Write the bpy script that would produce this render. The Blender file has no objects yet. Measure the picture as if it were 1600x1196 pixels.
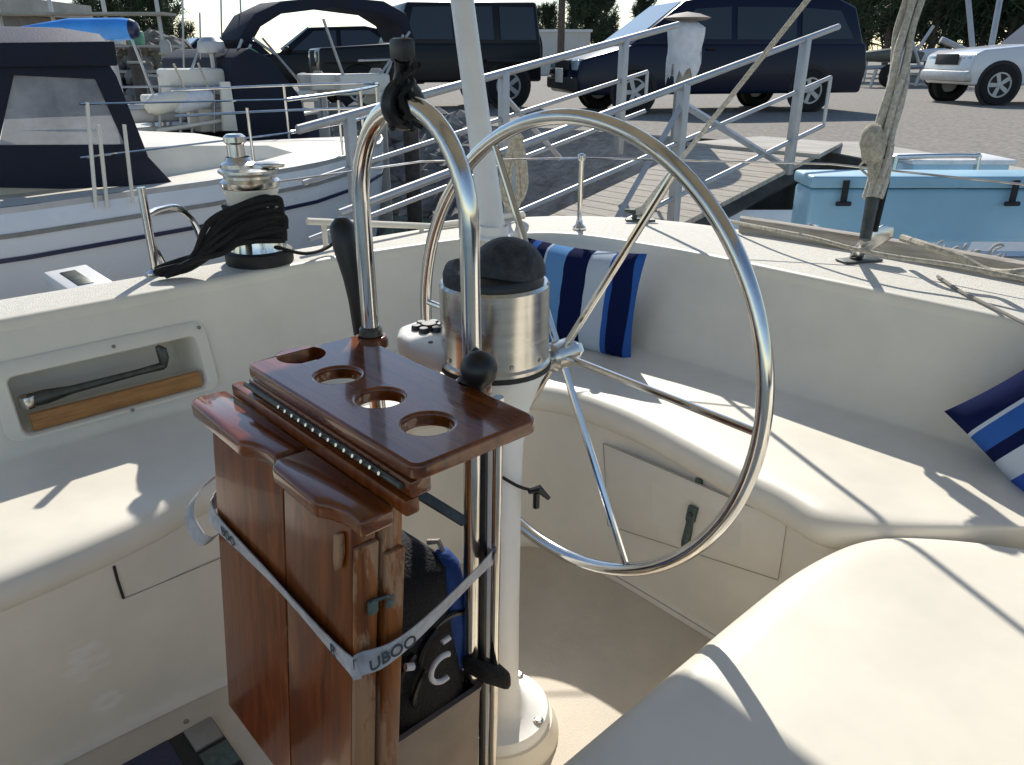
import bpy, bmesh, math, random
from mathutils import Vector as V, Matrix, noise
random.seed(7)
sc = bpy.context.scene
col = sc.collection
R = math.radians

# ---------------------------------------------------------------- camera
# boat frame: X to port, Y aft, Z up, origin on the cockpit sole under the pedestal
F, YAW, PIT = 1196.0, .829, .4015
CAM = V((.883, -.7715, 1.2723))
VD = V((-math.sin(YAW)*math.cos(PIT), math.cos(YAW)*math.cos(PIT), -math.sin(PIT)))
VR = V((math.cos(YAW), math.sin(YAW), 0)); VU = VR.cross(VD)
cd = bpy.data.cameras.new('camera'); cam = bpy.data.objects.new('camera', cd); col.objects.link(cam)
cd.sensor_width = 36; cd.lens = 36*F/1600; cd.clip_start = .02; cd.clip_end = 2000
cam.matrix_world = Matrix(((VR.x, VU.x, -VD.x, CAM.x), (VR.y, VU.y, -VD.y, CAM.y), (VR.z, VU.z, -VD.z, CAM.z), (0, 0, 0, 1)))
sc.camera = cam
# ---------------------------------------------------------------- sky, sun, exposure
SAZ = V((-.735, .678, 0)).normalized(); SEL = R(38)
w = bpy.data.worlds.new('World'); sc.world = w; w.use_nodes = True
nt = w.node_tree; bg = nt.nodes['Background']
sky = nt.nodes.new('ShaderNodeTexSky'); sky.sky_type = 'NISHITA'; sky.sun_disc = False
sky.sun_elevation = SEL; sky.sun_rotation = math.atan2(SAZ.x, SAZ.y); sky.air_density = 1.0; sky.dust_density = .2; sky.ozone_density = 1.0
nt.links.new(sky.outputs[0], bg.inputs[0]); bg.inputs[1].default_value = .112
sd = bpy.data.lights.new('sun', 'SUN'); sd.energy = 3.9; sd.angle = R(.53); sd.color = (1, .95, .86)
so = bpy.data.objects.new('sun', sd); col.objects.link(so)
so.location = (0, 0, 12)
so.rotation_euler = (SAZ*math.cos(SEL) + V((0, 0, math.sin(SEL)))).to_track_quat('Z', 'Y').to_euler()
sc.view_settings.view_transform = 'Standard'; sc.view_settings.look = 'None'
sc.view_settings.exposure = 0.33; sc.view_settings.gamma = 1
sc.render.engine = 'CYCLES'

# ---------------------------------------------------------------- pixel helpers
def ray(x, y): return VD + VR*((x-800)/F) - VU*((y-598)/F)
def at(x, y, ax, val):
    v = ray(x, y); i = 'xyz'.index(ax); return CAM + v*((val-CAM[i])/v[i])
def dist(x, y, D): return CAM + ray(x, y)*D

# ---------------------------------------------------------------- materials
M = {}
def mat(name, c, rough=.5, metal=0., var=0., vscale=8., bump=0., bscale=60., coat=0., spec=.5, c2=None, trans=0., alpha=1., stretch=None, detail=4.):
    m = bpy.data.materials.new(name); m.use_nodes = True
    n = m.node_tree; b = n.nodes['Principled BSDF']; L = n.links
    b.inputs['Base Color'].default_value = (*c, 1); b.inputs['Roughness'].default_value = rough
    b.inputs['Metallic'].default_value = metal; b.inputs['Coat Weight'].default_value = coat; b.inputs['Coat Roughness'].default_value = .08
    b.inputs['Specular IOR Level'].default_value = spec; b.inputs['Transmission Weight'].default_value = trans; b.inputs['Alpha'].default_value = alpha
    tc = n.nodes.new('ShaderNodeTexCoord'); src = tc.outputs['Object']
    if stretch:
        mp = n.nodes.new('ShaderNodeMapping'); mp.inputs['Scale'].default_value = stretch; L.new(src, mp.inputs[0]); src = mp.outputs[0]
    if var or c2:
        t = n.nodes.new('ShaderNodeTexNoise'); t.inputs['Scale'].default_value = vscale; t.inputs['Detail'].default_value = detail; t.inputs['Roughness'].default_value = .62
        L.new(src, t.inputs['Vector'])
        r = n.nodes.new('ShaderNodeValToRGB'); L.new(t.outputs[0], r.inputs[0])
        a = c2 if c2 else tuple(x*(1-var) for x in c)
        z = c if c2 else tuple(min(1, x*(1+var*.6)) for x in c)
        r.color_ramp.elements[0].position = .32; r.color_ramp.elements[1].position = .68
        r.color_ramp.elements[0].color = (*a, 1); r.color_ramp.elements[1].color = (*z, 1)
        L.new(r.outputs[0], b.inputs['Base Color'])
        mr = n.nodes.new('ShaderNodeMapRange'); mr.inputs[3].default_value = max(0, rough-.08); mr.inputs[4].default_value = min(1, rough+.1)
        L.new(t.outputs[0], mr.inputs[0]); L.new(mr.outputs[0], b.inputs['Roughness'])
    if bump:
        t2 = n.nodes.new('ShaderNodeTexNoise'); t2.inputs['Scale'].default_value = bscale; t2.inputs['Detail'].default_value = 3
        L.new(src, t2.inputs['Vector'])
        bp = n.nodes.new('ShaderNodeBump'); bp.inputs['Strength'].default_value = bump; bp.inputs['Distance'].default_value = .01
        L.new(t2.outputs[0], bp.inputs['Height']); L.new(bp.outputs[0], b.inputs['Normal'])
    M[name] = m; return m
mat('gelcoat', (.83, .775, .66), .42, var=.09, vscale=3.5, bump=.03, bscale=14)
mat('nonskid', (.74, .705, .62), .65, var=.10, vscale=60, bump=.55, bscale=340)
mat('sole', (.64, .56, .45), .55, var=.10, vscale=7, bump=.2, bscale=300)
mat('white_paint', (.85, .84, .81), .35, var=.05, vscale=9, bump=.03, bscale=60)
mat('steel', (.74, .72, .68), .13, 1., var=.12, vscale=14)
mat('steel_brushed', (.66, .64, .60), .24, 1., var=.12, vscale=9, stretch=(1, 1, 12))
mat('alu', (.50, .50, .50), .48, .6, var=.12, vscale=10)
mat('dark_metal', (.10, .11, .10), .42, .6, var=.3, vscale=40)
mat('bronze', (.10, .14, .13), .5, .5, var=.35, vscale=60)
mat('black_plastic', (.012, .013, .015), .38, var=.3, vscale=30)
mat('black_cloth', (.010, .010, .011), .85, var=.5, vscale=20, bump=.5, bscale=220)
mat('black_rope', (.012, .012, .013), .8, var=.5, vscale=120, bump=.6, bscale=500)
mat('dome', (.030, .034, .040), .62, var=.7, vscale=70, bump=.3, bscale=120)
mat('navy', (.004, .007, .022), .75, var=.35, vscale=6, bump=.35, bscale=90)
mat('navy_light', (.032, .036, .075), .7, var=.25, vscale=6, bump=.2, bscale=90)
mat('blue_cloth', (.015, .06, .24), .8, var=.3, vscale=12, bump=.3, bscale=120)
mat('kayak_blue', (.05, .30, .80), .4, var=.15, vscale=5)
mat('awning', (.80, .73, .60), .85, var=.06, vscale=4, bump=.2, bscale=80)  # cream picked so the added, unseen awning bounces warm fill light
mat('teak_grey', (.56, .51, .44), .8, c2=(.30, .26, .21), vscale=18, bump=.4, bscale=60, stretch=(.25, 3, 3))
mat('teak_strip', (.50, .25, .08), .5, c2=(.30, .13, .04), vscale=16, bump=.2, bscale=80, stretch=(4, .5, 4))
mat('rope_beige', (.68, .62, .50), .85, var=.35, vscale=90, bump=.8, bscale=420)
mat('rope_grey', (.74, .70, .62), .85, var=.3, vscale=110, bump=.8, bscale=420)
mat('strap', (.55, .54, .54), .8, var=.25, vscale=45, bump=.4, bscale=400)
mat('strap_print', (.05, .07, .08), .8)
mat('taupe', (.24, .20, .17), .7, var=.2, vscale=8)
mat('clear_vinyl', (.42, .43, .45), .12, c2=(.24, .25, .28), vscale=5, trans=.0, alpha=.62)
mat('hull_white', (.78, .79, .80), .25, var=.06, vscale=2)
mat('stripe_navy', (.012, .016, .06), .3)
mat('grime', (.30, .28, .25), .8, var=.2)
mat('gravel', (.34, .305, .26), .95, c2=(.15, .135, .115), vscale=16, bump=.9, bscale=30, detail=14.)
mat('concrete', (.55, .51, .44), .9, c2=(.36, .33, .28), vscale=2.0, bump=.3, bscale=40, detail=9)
mat('seawall', (.10, .095, .085), .9, c2=(.035, .035, .03), vscale=2.5, bump=.6, bscale=12)
mat('rock', (.30, .28, .25), .95, c2=(.13, .12, .11), vscale=3, bump=.5, bscale=14)
mat('plank', (.56, .50, .41), .85, c2=(.36, .31, .25), vscale=9, bump=.4, bscale=60, stretch=(.6, 6, 6))
mat('water', (.012, .028, .028), .08, bump=.25, bscale=2.2)
mat('leaf', (.055, .085, .035), .7, c2=(.02, .035, .018), vscale=.8)
mat('bark', (.12, .09, .07), .9, var=.4, vscale=10)
mat('tyre', (.012, .012, .012), .85)
mat('car_blue', (.007, .011, .030), .25, spec=.25)
mat('car_black', (.006, .006, .007), .28, spec=.25)
mat('car_grey', (.012, .012, .014), .3, spec=.25)
mat('car_white', (.72, .73, .75), .25, coat=.5)
mat('glass_dark', (.01, .012, .014), .05, spec=.8)
mat('glass_sky', (.30, .40, .46), .06, spec=.9)  # pale sky reflection painted into the glass colour
mat('rubber', (.02, .02, .02), .7)
mat('cooler', (.33, .55, .66), .45, var=.08, vscale=4)
mat('light_blue', (.40, .58, .70), .4, var=.1, vscale=4)
mat('plate', (.75, .72, .62), .5, var=.1)
mat('red', (.35, .03, .05), .6); mat('yellow', (.55, .42, .04), .6); mat('green', (.10, .30, .20), .6); mat('amber', (.6, .3, .05), .5)
mat('building', (.62, .60, .56), .8, var=.1, vscale=1)
mat('cloth_white', (.75, .75, .76), .9, var=.12, vscale=14, bump=.5, bscale=40)

def scuff(src, name, centers):
    m = M[src].copy(); m.name = name; n = m.node_tree; L = n.links; b = n.nodes['Principled BSDF']
    base = b.inputs['Base Color'].links[0].from_socket
    tc = n.nodes.new('ShaderNodeTexCoord'); acc = None
    for c, r_ in centers:
        vm = n.nodes.new('ShaderNodeVectorMath'); vm.operation = 'DISTANCE'; L.new(tc.outputs['Object'], vm.inputs[0]); vm.inputs[1].default_value = c
        mr = n.nodes.new('ShaderNodeMapRange'); mr.inputs[1].default_value = r_; mr.inputs[2].default_value = r_*.3; L.new(vm.outputs['Value'], mr.inputs[0])
        if acc is None: acc = mr.outputs[0]
        else:
            ad = n.nodes.new('ShaderNodeMath'); ad.operation = 'MAXIMUM'; L.new(acc, ad.inputs[0]); L.new(mr.outputs[0], ad.inputs[1]); acc = ad.outputs[0]
    mp = n.nodes.new('ShaderNodeMapping'); mp.inputs['Scale'].default_value = (1, 14, 40); mp.inputs['Rotation'].default_value = (.6, 0, 0); L.new(tc.outputs['Object'], mp.inputs[0])
    t = n.nodes.new('ShaderNodeTexNoise'); t.inputs['Scale'].default_value = 1.6; t.inputs['Detail'].default_value = 6; L.new(mp.outputs[0], t.inputs['Vector'])
    ml = n.nodes.new('ShaderNodeMath'); ml.operation = 'MULTIPLY'; L.new(acc, ml.inputs[0]); L.new(t.outputs[0], ml.inputs[1])
    rp_ = n.nodes.new('ShaderNodeMapRange'); rp_.inputs[1].default_value = .36; rp_.inputs[2].default_value = .85; L.new(ml.outputs[0], rp_.inputs[0])
    mx = n.nodes.new('ShaderNodeMix'); mx.data_type = 'RGBA'; L.new(rp_.outputs[0], mx.inputs[0]); L.new(base, mx.inputs[6]); mx.inputs[7].default_value = (.97, .95, .92, 1)
    L.new(mx.outputs[2], b.inputs['Base Color']); M[name] = m
def wood(name, dark, lite, worn=None, wornlo=.60, rough=.22, coat=.55, gscale=(30, 30, 2.2), stretch2=(3, 3, 1.2)):
    m = bpy.data.materials.new(name); m.use_nodes = True
    n = m.node_tree; b = n.nodes['Principled BSDF']; L = n.links
    tc = n.nodes.new('ShaderNodeTexCoord')
    mp = n.nodes.new('ShaderNodeMapping'); mp.inputs['Scale'].default_value = gscale; L.new(tc.outputs['Object'], mp.inputs[0])
    t = n.nodes.new('ShaderNodeTexNoise'); t.inputs['Scale'].default_value = 2.2; t.inputs['Detail'].default_value = 8; t.inputs['Distortion'].default_value = .6
    L.new(mp.outputs[0], t.inputs['Vector'])
    r = n.nodes.new('ShaderNodeValToRGB'); L.new(t.outputs[0], r.inputs[0])
    r.color_ramp.elements[0].position = .30; r.color_ramp.elements[1].position = .72
    r.color_ramp.elements[0].color = (*dark, 1); r.color_ramp.elements[1].color = (*lite, 1)
    mp2 = n.nodes.new('ShaderNodeMapping'); mp2.inputs['Scale'].default_value = stretch2; L.new(tc.outputs['Object'], mp2.inputs[0])
    t2 = n.nodes.new('ShaderNodeTexNoise'); t2.inputs['Scale'].default_value = 2.6; t2.inputs['Detail'].default_value = 7; t2.inputs['Roughness'].default_value = .68
    L.new(mp2.outputs[0], t2.inputs['Vector'])
    out = r.outputs[0]
    b.inputs['Roughness'].default_value = rough; b.inputs['Coat Weight'].default_value = coat; b.inputs['Coat Roughness'].default_value = .06; b.inputs['Specular IOR Level'].default_value = .3
    if worn:
        mk = n.nodes.new('ShaderNodeValToRGB'); L.new(t2.outputs[0], mk.inputs[0])
        mk.color_ramp.elements[0].position = wornlo; mk.color_ramp.elements[1].position = wornlo+.05
        mx = n.nodes.new('ShaderNodeMix'); mx.data_type = 'RGBA'
        L.new(mk.outputs[0], mx.inputs[0]); L.new(out, mx.inputs[6])
        r3 = n.nodes.new('ShaderNodeValToRGB'); L.new(t.outputs[0], r3.inputs[0])
        r3.color_ramp.elements[0].color = (*[x*.62 for x in worn], 1); r3.color_ramp.elements[1].color = (*worn, 1)
        L.new(r3.outputs[0], mx.inputs[7]); L.new(mx.outputs[2], b.inputs['Base Color'])
        mr = n.nodes.new('ShaderNodeMapRange'); mr.inputs[3].default_value = rough; mr.inputs[4].default_value = .7
        L.new(mk.outputs[0], mr.inputs[0]); L.new(mr.outputs[0], b.inputs['Roughness'])
        mr2 = n.nodes.new('ShaderNodeMapRange'); mr2.inputs[3].default_value = coat; mr2.inputs[4].default_value = 0
        L.new(mk.outputs[0], mr2.inputs[0]); L.new(mr2.outputs[0], b.inputs['Coat Weight'])
    else: L.new(out, b.inputs['Base Color'])
    bp = n.nodes.new('ShaderNodeBump'); bp.inputs['Strength'].default_value = .12; bp.inputs['Distance'].default_value = .004
    L.new(t.outputs[0], bp.inputs['Height']); L.new(bp.outputs[0], b.inputs['Normal'])
    M[name] = m
wood('wood_top', (.08, .017, .003), (.24, .062, .010), gscale=(3, 26, 20), rough=.2, coat=.7)
wood('wood_leaf', (.10, .021, .003), (.27, .066, .009), worn=(.45, .25, .12), wornlo=.62, rough=.3, coat=.28)
wood('wood_worn', (.11, .025, .005), (.36, .11, .02), worn=(.46, .26, .14), wornlo=.50, rough=.38, coat=.12, stretch2=(7, 7, 1.6))

def stripes(name, axis, bands, period):
    m = bpy.data.materials.new(name); m.use_nodes = True
    n = m.node_tree; b = n.nodes['Principled BSDF']; L = n.links; b.inputs['Roughness'].default_value = .95; b.inputs['Specular IOR Level'].default_value = .08
    tc = n.nodes.new('ShaderNodeTexCoord'); sp = n.nodes.new('ShaderNodeSeparateXYZ'); L.new(tc.outputs['Object'], sp.inputs[0])
    mr = n.nodes.new('ShaderNodeMapRange'); mr.inputs[1].default_value = -period/2; mr.inputs[2].default_value = period/2; L.new(sp.outputs[axis], mr.inputs[0])
    r = n.nodes.new('ShaderNodeValToRGB'); r.color_ramp.interpolation = 'CONSTANT'; L.new(mr.outputs[0], r.inputs[0])
    e = r.color_ramp.elements
    e[0].position = 0; e[0].color = (*bands[0][1], 1); e[1].position = bands[1][0]; e[1].color = (*bands[1][1], 1)
    for p, c in bands[2:]: q = e.new(p); q.color = (*c, 1)
    L.new(r.outputs[0], b.inputs['Base Color'])
    t = n.nodes.new('ShaderNodeTexNoise'); t.inputs['Scale'].default_value = 700; L.new(tc.outputs['Object'], t.inputs['Vector'])
    bp = n.nodes.new('ShaderNodeBump'); bp.inputs['Strength'].default_value = .4; bp.inputs['Distance'].default_value = .004; L.new(t.outputs[0], bp.inputs['Height']); L.new(bp.outputs[0], b.inputs['Normal'])
    M[name] = m
NV, BL, LT, PB = (.008, .014, .065), (.035, .12, .42), (.52, .60, .70), (.14, .32, .62)
stripes('cushion_stripe', 0, [(0, NV), (.10, BL), (.16, NV), (.24, LT), (.26, PB), (.42, NV), (.60, LT), (.76, BL), (.80, NV), (.92, BL)], .42)
stripes('cushion_stripe_wide', 0, [(0, NV), (.13, LT), (.15, BL), (.25, NV), (.31, LT), (.42, (.04, .10, .42)), (.56, LT), (.62, NV), (.8, BL)], .42)

# ---------------------------------------------------------------- mesh builder
class MB:
    def __init__(s): s.v = []; s.f = []
    def add(s, vs, fs):
        o = len(s.v); s.v += [V(p) for p in vs]; s.f += [tuple(i+o for i in f) for f in fs]; return s
    def grid(s, rows, cu=False, cv=False):
        n, m = len(rows), len(rows[0]); vs = [p for r in rows for p in r]; fs = []
        for i in range(n if cu else n-1):
            for j in range(m if cv else m-1):
                a, b = i, (i+1) % n; c, d = j, (j+1) % m
                fs.append((a*m+c, a*m+d, b*m+d, b*m+c))
        return s.add(vs, fs)
    def box(s, c, size, rot=None):
        hx, hy, hz = (k/2 for k in size); c = V(c)
        vs = [V((x, y, z)) for x in (-hx, hx) for y in (-hy, hy) for z in (-hz, hz)]
        if rot is not None: vs = [rot @ p for p in vs]
        return s.add([c+p for p in vs], [(0, 1, 3, 2), (4, 6, 7, 5), (0, 4, 5, 1), (2, 3, 7, 6), (0, 2, 6, 4), (1, 5, 7, 3)])
    def tube(s, path, r, n=12, closed=False, caps=True, flat=None):
        P = [V(p) for p in path]; N = len(P); rad = r if isinstance(r, (list, tuple)) else [r]*N
        T = []
        for i in range(N):
            a = P[(i-1) % N] if (closed or i) else P[i]; b = P[(i+1) % N] if (closed or i < N-1) else P[i]
            T.append((b-a).normalized() if (b-a).length > 1e-9 else V((0, 0, 1)))
        ref = V((0, 0, 1)) if abs(T[0].z) < .9 else V((1, 0, 0))
        u = T[0].cross(ref).normalized(); rows = []
        for i in range(N):
            u = (u - T[i]*u.dot(T[i]));
            u = u.normalized() if u.length > 1e-6 else T[i].orthogonal().normalized()
            v = T[i].cross(u)
            fl = flat or 1
            rows.append([P[i] + (u*math.cos(2*math.pi*k/n) + v*fl*math.sin(2*math.pi*k/n))*rad[i] for k in range(n)])
        s.grid(rows, cu=closed, cv=True)
        if caps and not closed:
            o = len(s.v)-N*n; s.f.append(tuple(o+k for k in range(n))[::-1]); s.f.append(tuple(o+(N-1)*n+k for k in range(n)))
        return s
    def lathe(s, prof, c=(0, 0, 0), n=28, axis=None):
        c = V(c); q = V((0, 0, 1)).rotation_difference(V(axis)) if axis is not None else None
        rows = []
        for r, z in prof:
            row = [V((r*math.cos(2*math.pi*k/n), r*math.sin(2*math.pi*k/n), z)) for k in range(n)]
            rows.append([c+(q @ p if q else p) for p in row])
        return s.grid(rows, cv=True)
    def prism(s, pts, off):
        off = V(off); n = len(pts); a = [V(p) for p in pts]
        return s.add(a+[p+off for p in a], [tuple(range(n))[::-1], tuple(range(n, 2*n))] + [(i, (i+1) % n, n+(i+1) % n, n+i) for i in range(n)])
    def build(s, name, m, parent=None, local=False, bevel=0, seg=2, ang=35, sub=0, smooth=True):
        me = bpy.data.meshes.new(name)
        bm = bmesh.new(); vs = [bm.verts.new(p) for p in s.v]
        for f in s.f:
            try: bm.faces.new([vs[i] for i in f])
            except ValueError: pass
        bmesh.ops.recalc_face_normals(bm, faces=bm.faces)
        if bevel:
            es = [e for e in bm.edges if len(e.link_faces) == 2 and e.calc_face_angle(0) > R(30)]
            bmesh.ops.bevel(bm, geom=es, offset=bevel, segments=seg, profile=.5, affect='EDGES', clamp_overlap=True)
        bm.to_mesh(me); bm.free()
        me.materials.append(M[m] if isinstance(m, str) else m)
        if smooth:
            me.shade_smooth(); me.set_sharp_from_angle(angle=R(ang))
        o = bpy.data.objects.new(name, me); col.objects.link(o)
        if parent:
            o.parent = parent
            if not local:
                w0 = V((0, 0, 0)); q = parent
                while q: w0 += q.location; q = q.parent
                o.location = -w0
        if sub:
            md = o.modifiers.new('s', 'SUBSURF'); md.levels = sub; md.render_levels = sub
        return o
def tag(o, label, cat, group=None):
    o['label'] = label; o['category'] = cat
    if group: o['group'] = group
    return o
def thing(name, label, cat, loc=(0, 0, 0), rz=0, group=None):
    o = bpy.data.objects.new(name, None); col.objects.link(o); o.location = loc; o.rotation_euler = (0, 0, rz); o.empty_display_size = .1
    return tag(o, label, cat, group)
def struct(o, kind='structure'): o['kind'] = kind; return o
def crom(keys, n):
    K = [V(k) for k in keys]; K = [K[0]*2-K[1]] + K + [K[-1]*2-K[-2]]; out = []; segs = len(K)-3
    for i in range(n):
        t = i/(n-1)*segs; k = min(int(t), segs-1); t -= k; a, b, c, d = K[k:k+4]
        out.append(.5*((2*b)+(c-a)*t+(2*a-5*b+4*c-d)*t*t+(3*b-a-3*c+d)*t**3))
    return out
def arc(c, r, a0, a1, n, e1, e2):
    c, e1, e2 = V(c), V(e1), V(e2)
    return [c+(e1*math.cos(a0+(a1-a0)*i/n)+e2*math.sin(a0+(a1-a0)*i/n))*r for i in range(n+1)]
def ring(r, n=24): return [(math.cos(2*math.pi*i/n)*r, math.sin(2*math.pi*i/n)*r) for i in range(n)]

WATER, QUAY = -.60, .42
# ================================================================= SETTING
MB().grid([[(-900, -900, WATER), (900, -900, WATER)], [(-900, 900, WATER), (900, 900, WATER)]])
g = MB(); N = 70
g.grid([[(-60+i*2, -60+j*2, WATER) for j in range(N)] for i in range(N)])
struct(g.build('water', 'water'))
q0, q1 = at(1300, 240, 'z', QUAY), at(1600, 300, 'z', QUAY)
dq = (q1-q0).normalized()
SHORE = [q1+dq*60, q1, q0, q0-dq*.9, V((-4.6, 7.0, QUAY)), V((-6.6, 6.7, QUAY)), V((-8.6, 5.9, QUAY)), V((-10.5, 4.2, QUAY)), V((-13, 1, QUAY)), V((-17, -5, QUAY)), V((-60, -60, QUAY))]
for p in SHORE: p.z = QUAY
land = [p.copy() for p in SHORE] + [V((-900, -200, QUAY)), V((-900, 900, QUAY)), V((900, 900, QUAY)), V((500, -100, QUAY))]
g = MB(); g.add(land, [tuple(range(len(land)))]); struct(g.build('gravel_lot', 'gravel', smooth=False))
g = MB(); n = len(SHORE)
g.grid([SHORE[:6], [p-V((0, 0, 1.4)) for p in SHORE[:6]]]); struct(g.build('sea_wall', 'seawall', smooth=False))
# concrete cap strip along the quay edge (a real kerb)
g = MB(); nn = V((-dq.y, dq.x, 0));
if nn.dot(VD) < 0: nn = -nn
P = SHORE[:4]
g.grid([[p+V((0, 0, .012)) for p in P], [p+nn*.9+V((0, 0, .012)) for p in P]]); g.grid([[p+V((0, 0, .012)) for p in P], [p-V((0, 0, .16)) for p in P]])
struct(g.build('quay_cap', 'concrete', smooth=False))
# riprap bank where the shore curves round behind the neighbouring boats
bank = [p.copy() for p in SHORE[4:]]
g = MB(); rows = []
cen = V((0, 0, 0))
for k in range(5):
    rows.append([p + (cen-p).normalized()*(.45*k) - V((0, 0, .3*k)) for p in bank])
g.grid(rows); struct(g.build('shore_bank', 'rock'))
bm = bmesh.new(); bmesh.ops.create_icosphere(bm, subdivisions=1, radius=1); ico = [v.co.copy() for v in bm.verts]; icof = [tuple(v.index for v in f.verts) for f in bm.faces]; bm.free()
g = MB()
for i in range(1500):
    k = 1.5+random.random()*(len(bank)-3.5); j = int(k); p = bank[j].lerp(bank[j+1], k-j)
    d = random.random()
    c = p + (cen-p).normalized()*(1.8*d-.25) - V((0, 0, 1.15*d-.05)); s = random.uniform(.07, .24)
    rx = Matrix.Rotation(random.random()*6, 3, V((random.random(), random.random(), random.random()+.1)).normalized())
    sc3 = V((s*random.uniform(.7, 1.4), s*random.uniform(.7, 1.3), s*random.uniform(.5, .9)))
    g.add([c+rx @ V((q.x*sc3.x, q.y*sc3.y, q.z*sc3.z))*random.uniform(.85, 1.15) for q in ico], icof)
struct(g.build('riprap_stones', 'rock', ang=20), 'stuff')

# ================================================================= OUR BOAT
boat = thing('sailboat', 'cream white sailboat cockpit with moulded wraparound seats, coaming and deck', 'sailboat', (0, 0, WATER))
NC = 220
lipK = [(-.45, -2.2), (-.486, -.69), (-.565, -.25), (-.565, .25), (-.47, .53), (-.20, .595), (.24, .535), (.43, .550), (.78, .93)]
bakK = [(-.93, -2.2), (-.95, -.69), (-.955, -.2), (-.945, .42), (-.80, .86), (-.40, .985), (.10, 1.01), (.5, 1.035), (1.3, 1.06)]
cotK = [(-1.03, -2.2), (-1.03, -.69), (-1.03, -.2), (-1.02, .45), (-.88, .96), (-.5, 1.095), (.05, 1.105), (.5, 1.105), (1.4, 1.11)]
outK = [(-1.21, -2.2), (-1.22, -.69), (-1.21, -.2), (-1.21, .5), (-1.13, 1.1), (-.75, 1.44), (-.1, 1.52), (.5, 1.49), (1.5, 1.44)]
solK = [(-.53, -2.2), (-.526, -.69), (-.505, -.25), (-.50, .28), (-.43, .50), (-.2, .562), (.24, .567), (.45, .60), (.80, .96)]
lip, bak, cot, out, sol = [crom([(*k, 0) for k in K], NC) for K in (lipK, bakK, cotK, outK, solK)]
def offs(base, ref, o, z):     # shift base toward ref by o
    return [V((*(b+(r-b).normalized()*o).xy, z)) for b, r in zip(base, ref)]
SZ = .46
def mix(a, b, t, z): return [V((*(p.lerp(q, t)).xy, z)) for p, q in zip(a, b)]
# seat
rows = [offs(bak, lip, 0, .474), offs(bak, lip, .002, .467), offs(bak, lip, .006, .463), offs(bak, lip, .013, .461)]
for t in (.3, .5, .7): rows.append(mix(bak, lip, t, SZ-.002*math.sin(t*3.1)))
for o, z in [(.075, SZ), (.045, SZ-.001), (.028, SZ-.004), (.015, SZ-.010), (.006, SZ-.019), (.001, SZ-.031), (0, SZ-.045), (.004, SZ-.06), (.014, SZ-.072), (.03, SZ-.078)]: rows.append(offs(lip, bak, o, z))
o = MB().grid(rows).build('seat', 'gelcoat', boat, ang=60); o['label'] = 'moulded cream bench along starboard side and stern'
rows = [offs(lip, bak, .03, SZ-.078)]
for k in range(1, 5): rows.append(mix(offs(lip, bak, .03, 0), sol, k/5, SZ-.078-(SZ-.078)*k/5))
rows += [mix(sol, sol, 0, .03), offs(sol, lip, .0, .012)]
inn = V((0, -.4, 0))
rows += [[p+(inn-p).normalized()*.006+V((0, 0, .004)) for p in sol], [V((*(p+(inn-p).normalized()*.02).xy, .001)) for p in sol]]
scuff('gelcoat', 'gelcoat_scuffed', [((-.54, -.60, .20), .10), ((-.53, -.58, .08), .07)])
MB().grid(rows).build('seat_front', 'gelcoat_scuffed', boat, ang=60)
# backrest with a cubby opening on the starboard side
NY0, NY1, NZ0, NZ1 = -.545, -.135, .502, .628
nr = 24; rows = []
for k in range(nr+1):
    t = k/nr; rows.append(mix(bak, cot, t, .473+(.722-.473)*t))
g = MB().grid(rows); keep = []
for f in g.f:
    c = sum((g.v[i] for i in f), V())/4
    if c.x < -.9 and NY0-.004 < c.y < NY1+.004 and NZ0-.004 < c.z < NZ1+.004: continue
    keep.append(f)
g.f = keep
g.grid([offs(cot, out, 0, .722), offs(cot, out, .001, .738), offs(cot, out, .004, .745), offs(cot, out, .010, .749), offs(cot, out, .018, .75)])
g.build('coaming', 'gelcoat', boat, ang=60)
def bx(z): # backrest plane x on the starboard side
    return -.952 + (-1.03+.952)*(z-.473)/(.249)
# cubby frame and box
def rrect(y0, y1, z0, z1, r, off, n=5):
    pts = []
    for cy, cz, a in ((y1-r, z1-r, 0), (y0+r, z1-r, 90), (y0+r, z0+r, 180), (y1-r, z0+r, 270)):
        for i in range(n+1):
            t = R(a+90*i/n); y, z = cy+r*math.cos(t), cz+r*math.sin(t); pts.append(V((bx(z)+off, y, z)))
    return pts
A = rrect(NY0-.034, NY1+.034, NZ0-.010, NZ1+.034, .028, .001); B = rrect(NY0-.030, NY1+.030, NZ0-.008, NZ1+.030, .026, .008)
C2 = rrect(NY0-.004, NY1+.004, NZ0-.002, NZ1+.004, .016, .009); D2 = rrect(NY0, NY1, NZ0, NZ1, .014, .004); E2 = rrect(NY0+.012, NY1-.012, NZ0+.006, NZ1-.010, .012, -.13)
g = MB().grid([A, B, C2, D2, E2], cv=True); o0 = len(g.v)-len(E2); g.f.append(tuple(range(o0, o0+len(E2))))
cub = g.build('cubby', 'gelcoat', boat, ang=50)
for y, z in ((NY1+.018, NZ1+.018), (-.32, NZ1+.018), (-.32, NZ0-.005)):
    MB().lathe([(0, .003), (.004, .003), (.005, 0)], (bx(z)+.008, y, z), 8, axis=(1, 0, 0)).build('screw', 'grime', cub)
# deck, hull
rows = [offs(cot, out, .018, .75)]
for t in (.35, .6, .8): rows.append(mix(cot, out, t, .751))
rows += [offs(out, cot, .02, .75), offs(out, cot, .006, .746), offs(out, cot, 0, .735)]
MB().grid(rows).build('deck', 'nonskid', boat, ang=60)
rows = [offs(out, cot, 0, .735)] + [offs(out, cot, -.03*k, .735-.2*k) for k in range(1, 3)] + [offs(out, cot, 0, .1), offs(out, cot, .15, -.4), offs(out, cot, .4, -.9)]
MB().grid(rows).build('hull', 'hull_white', boat, ang=60)
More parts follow.
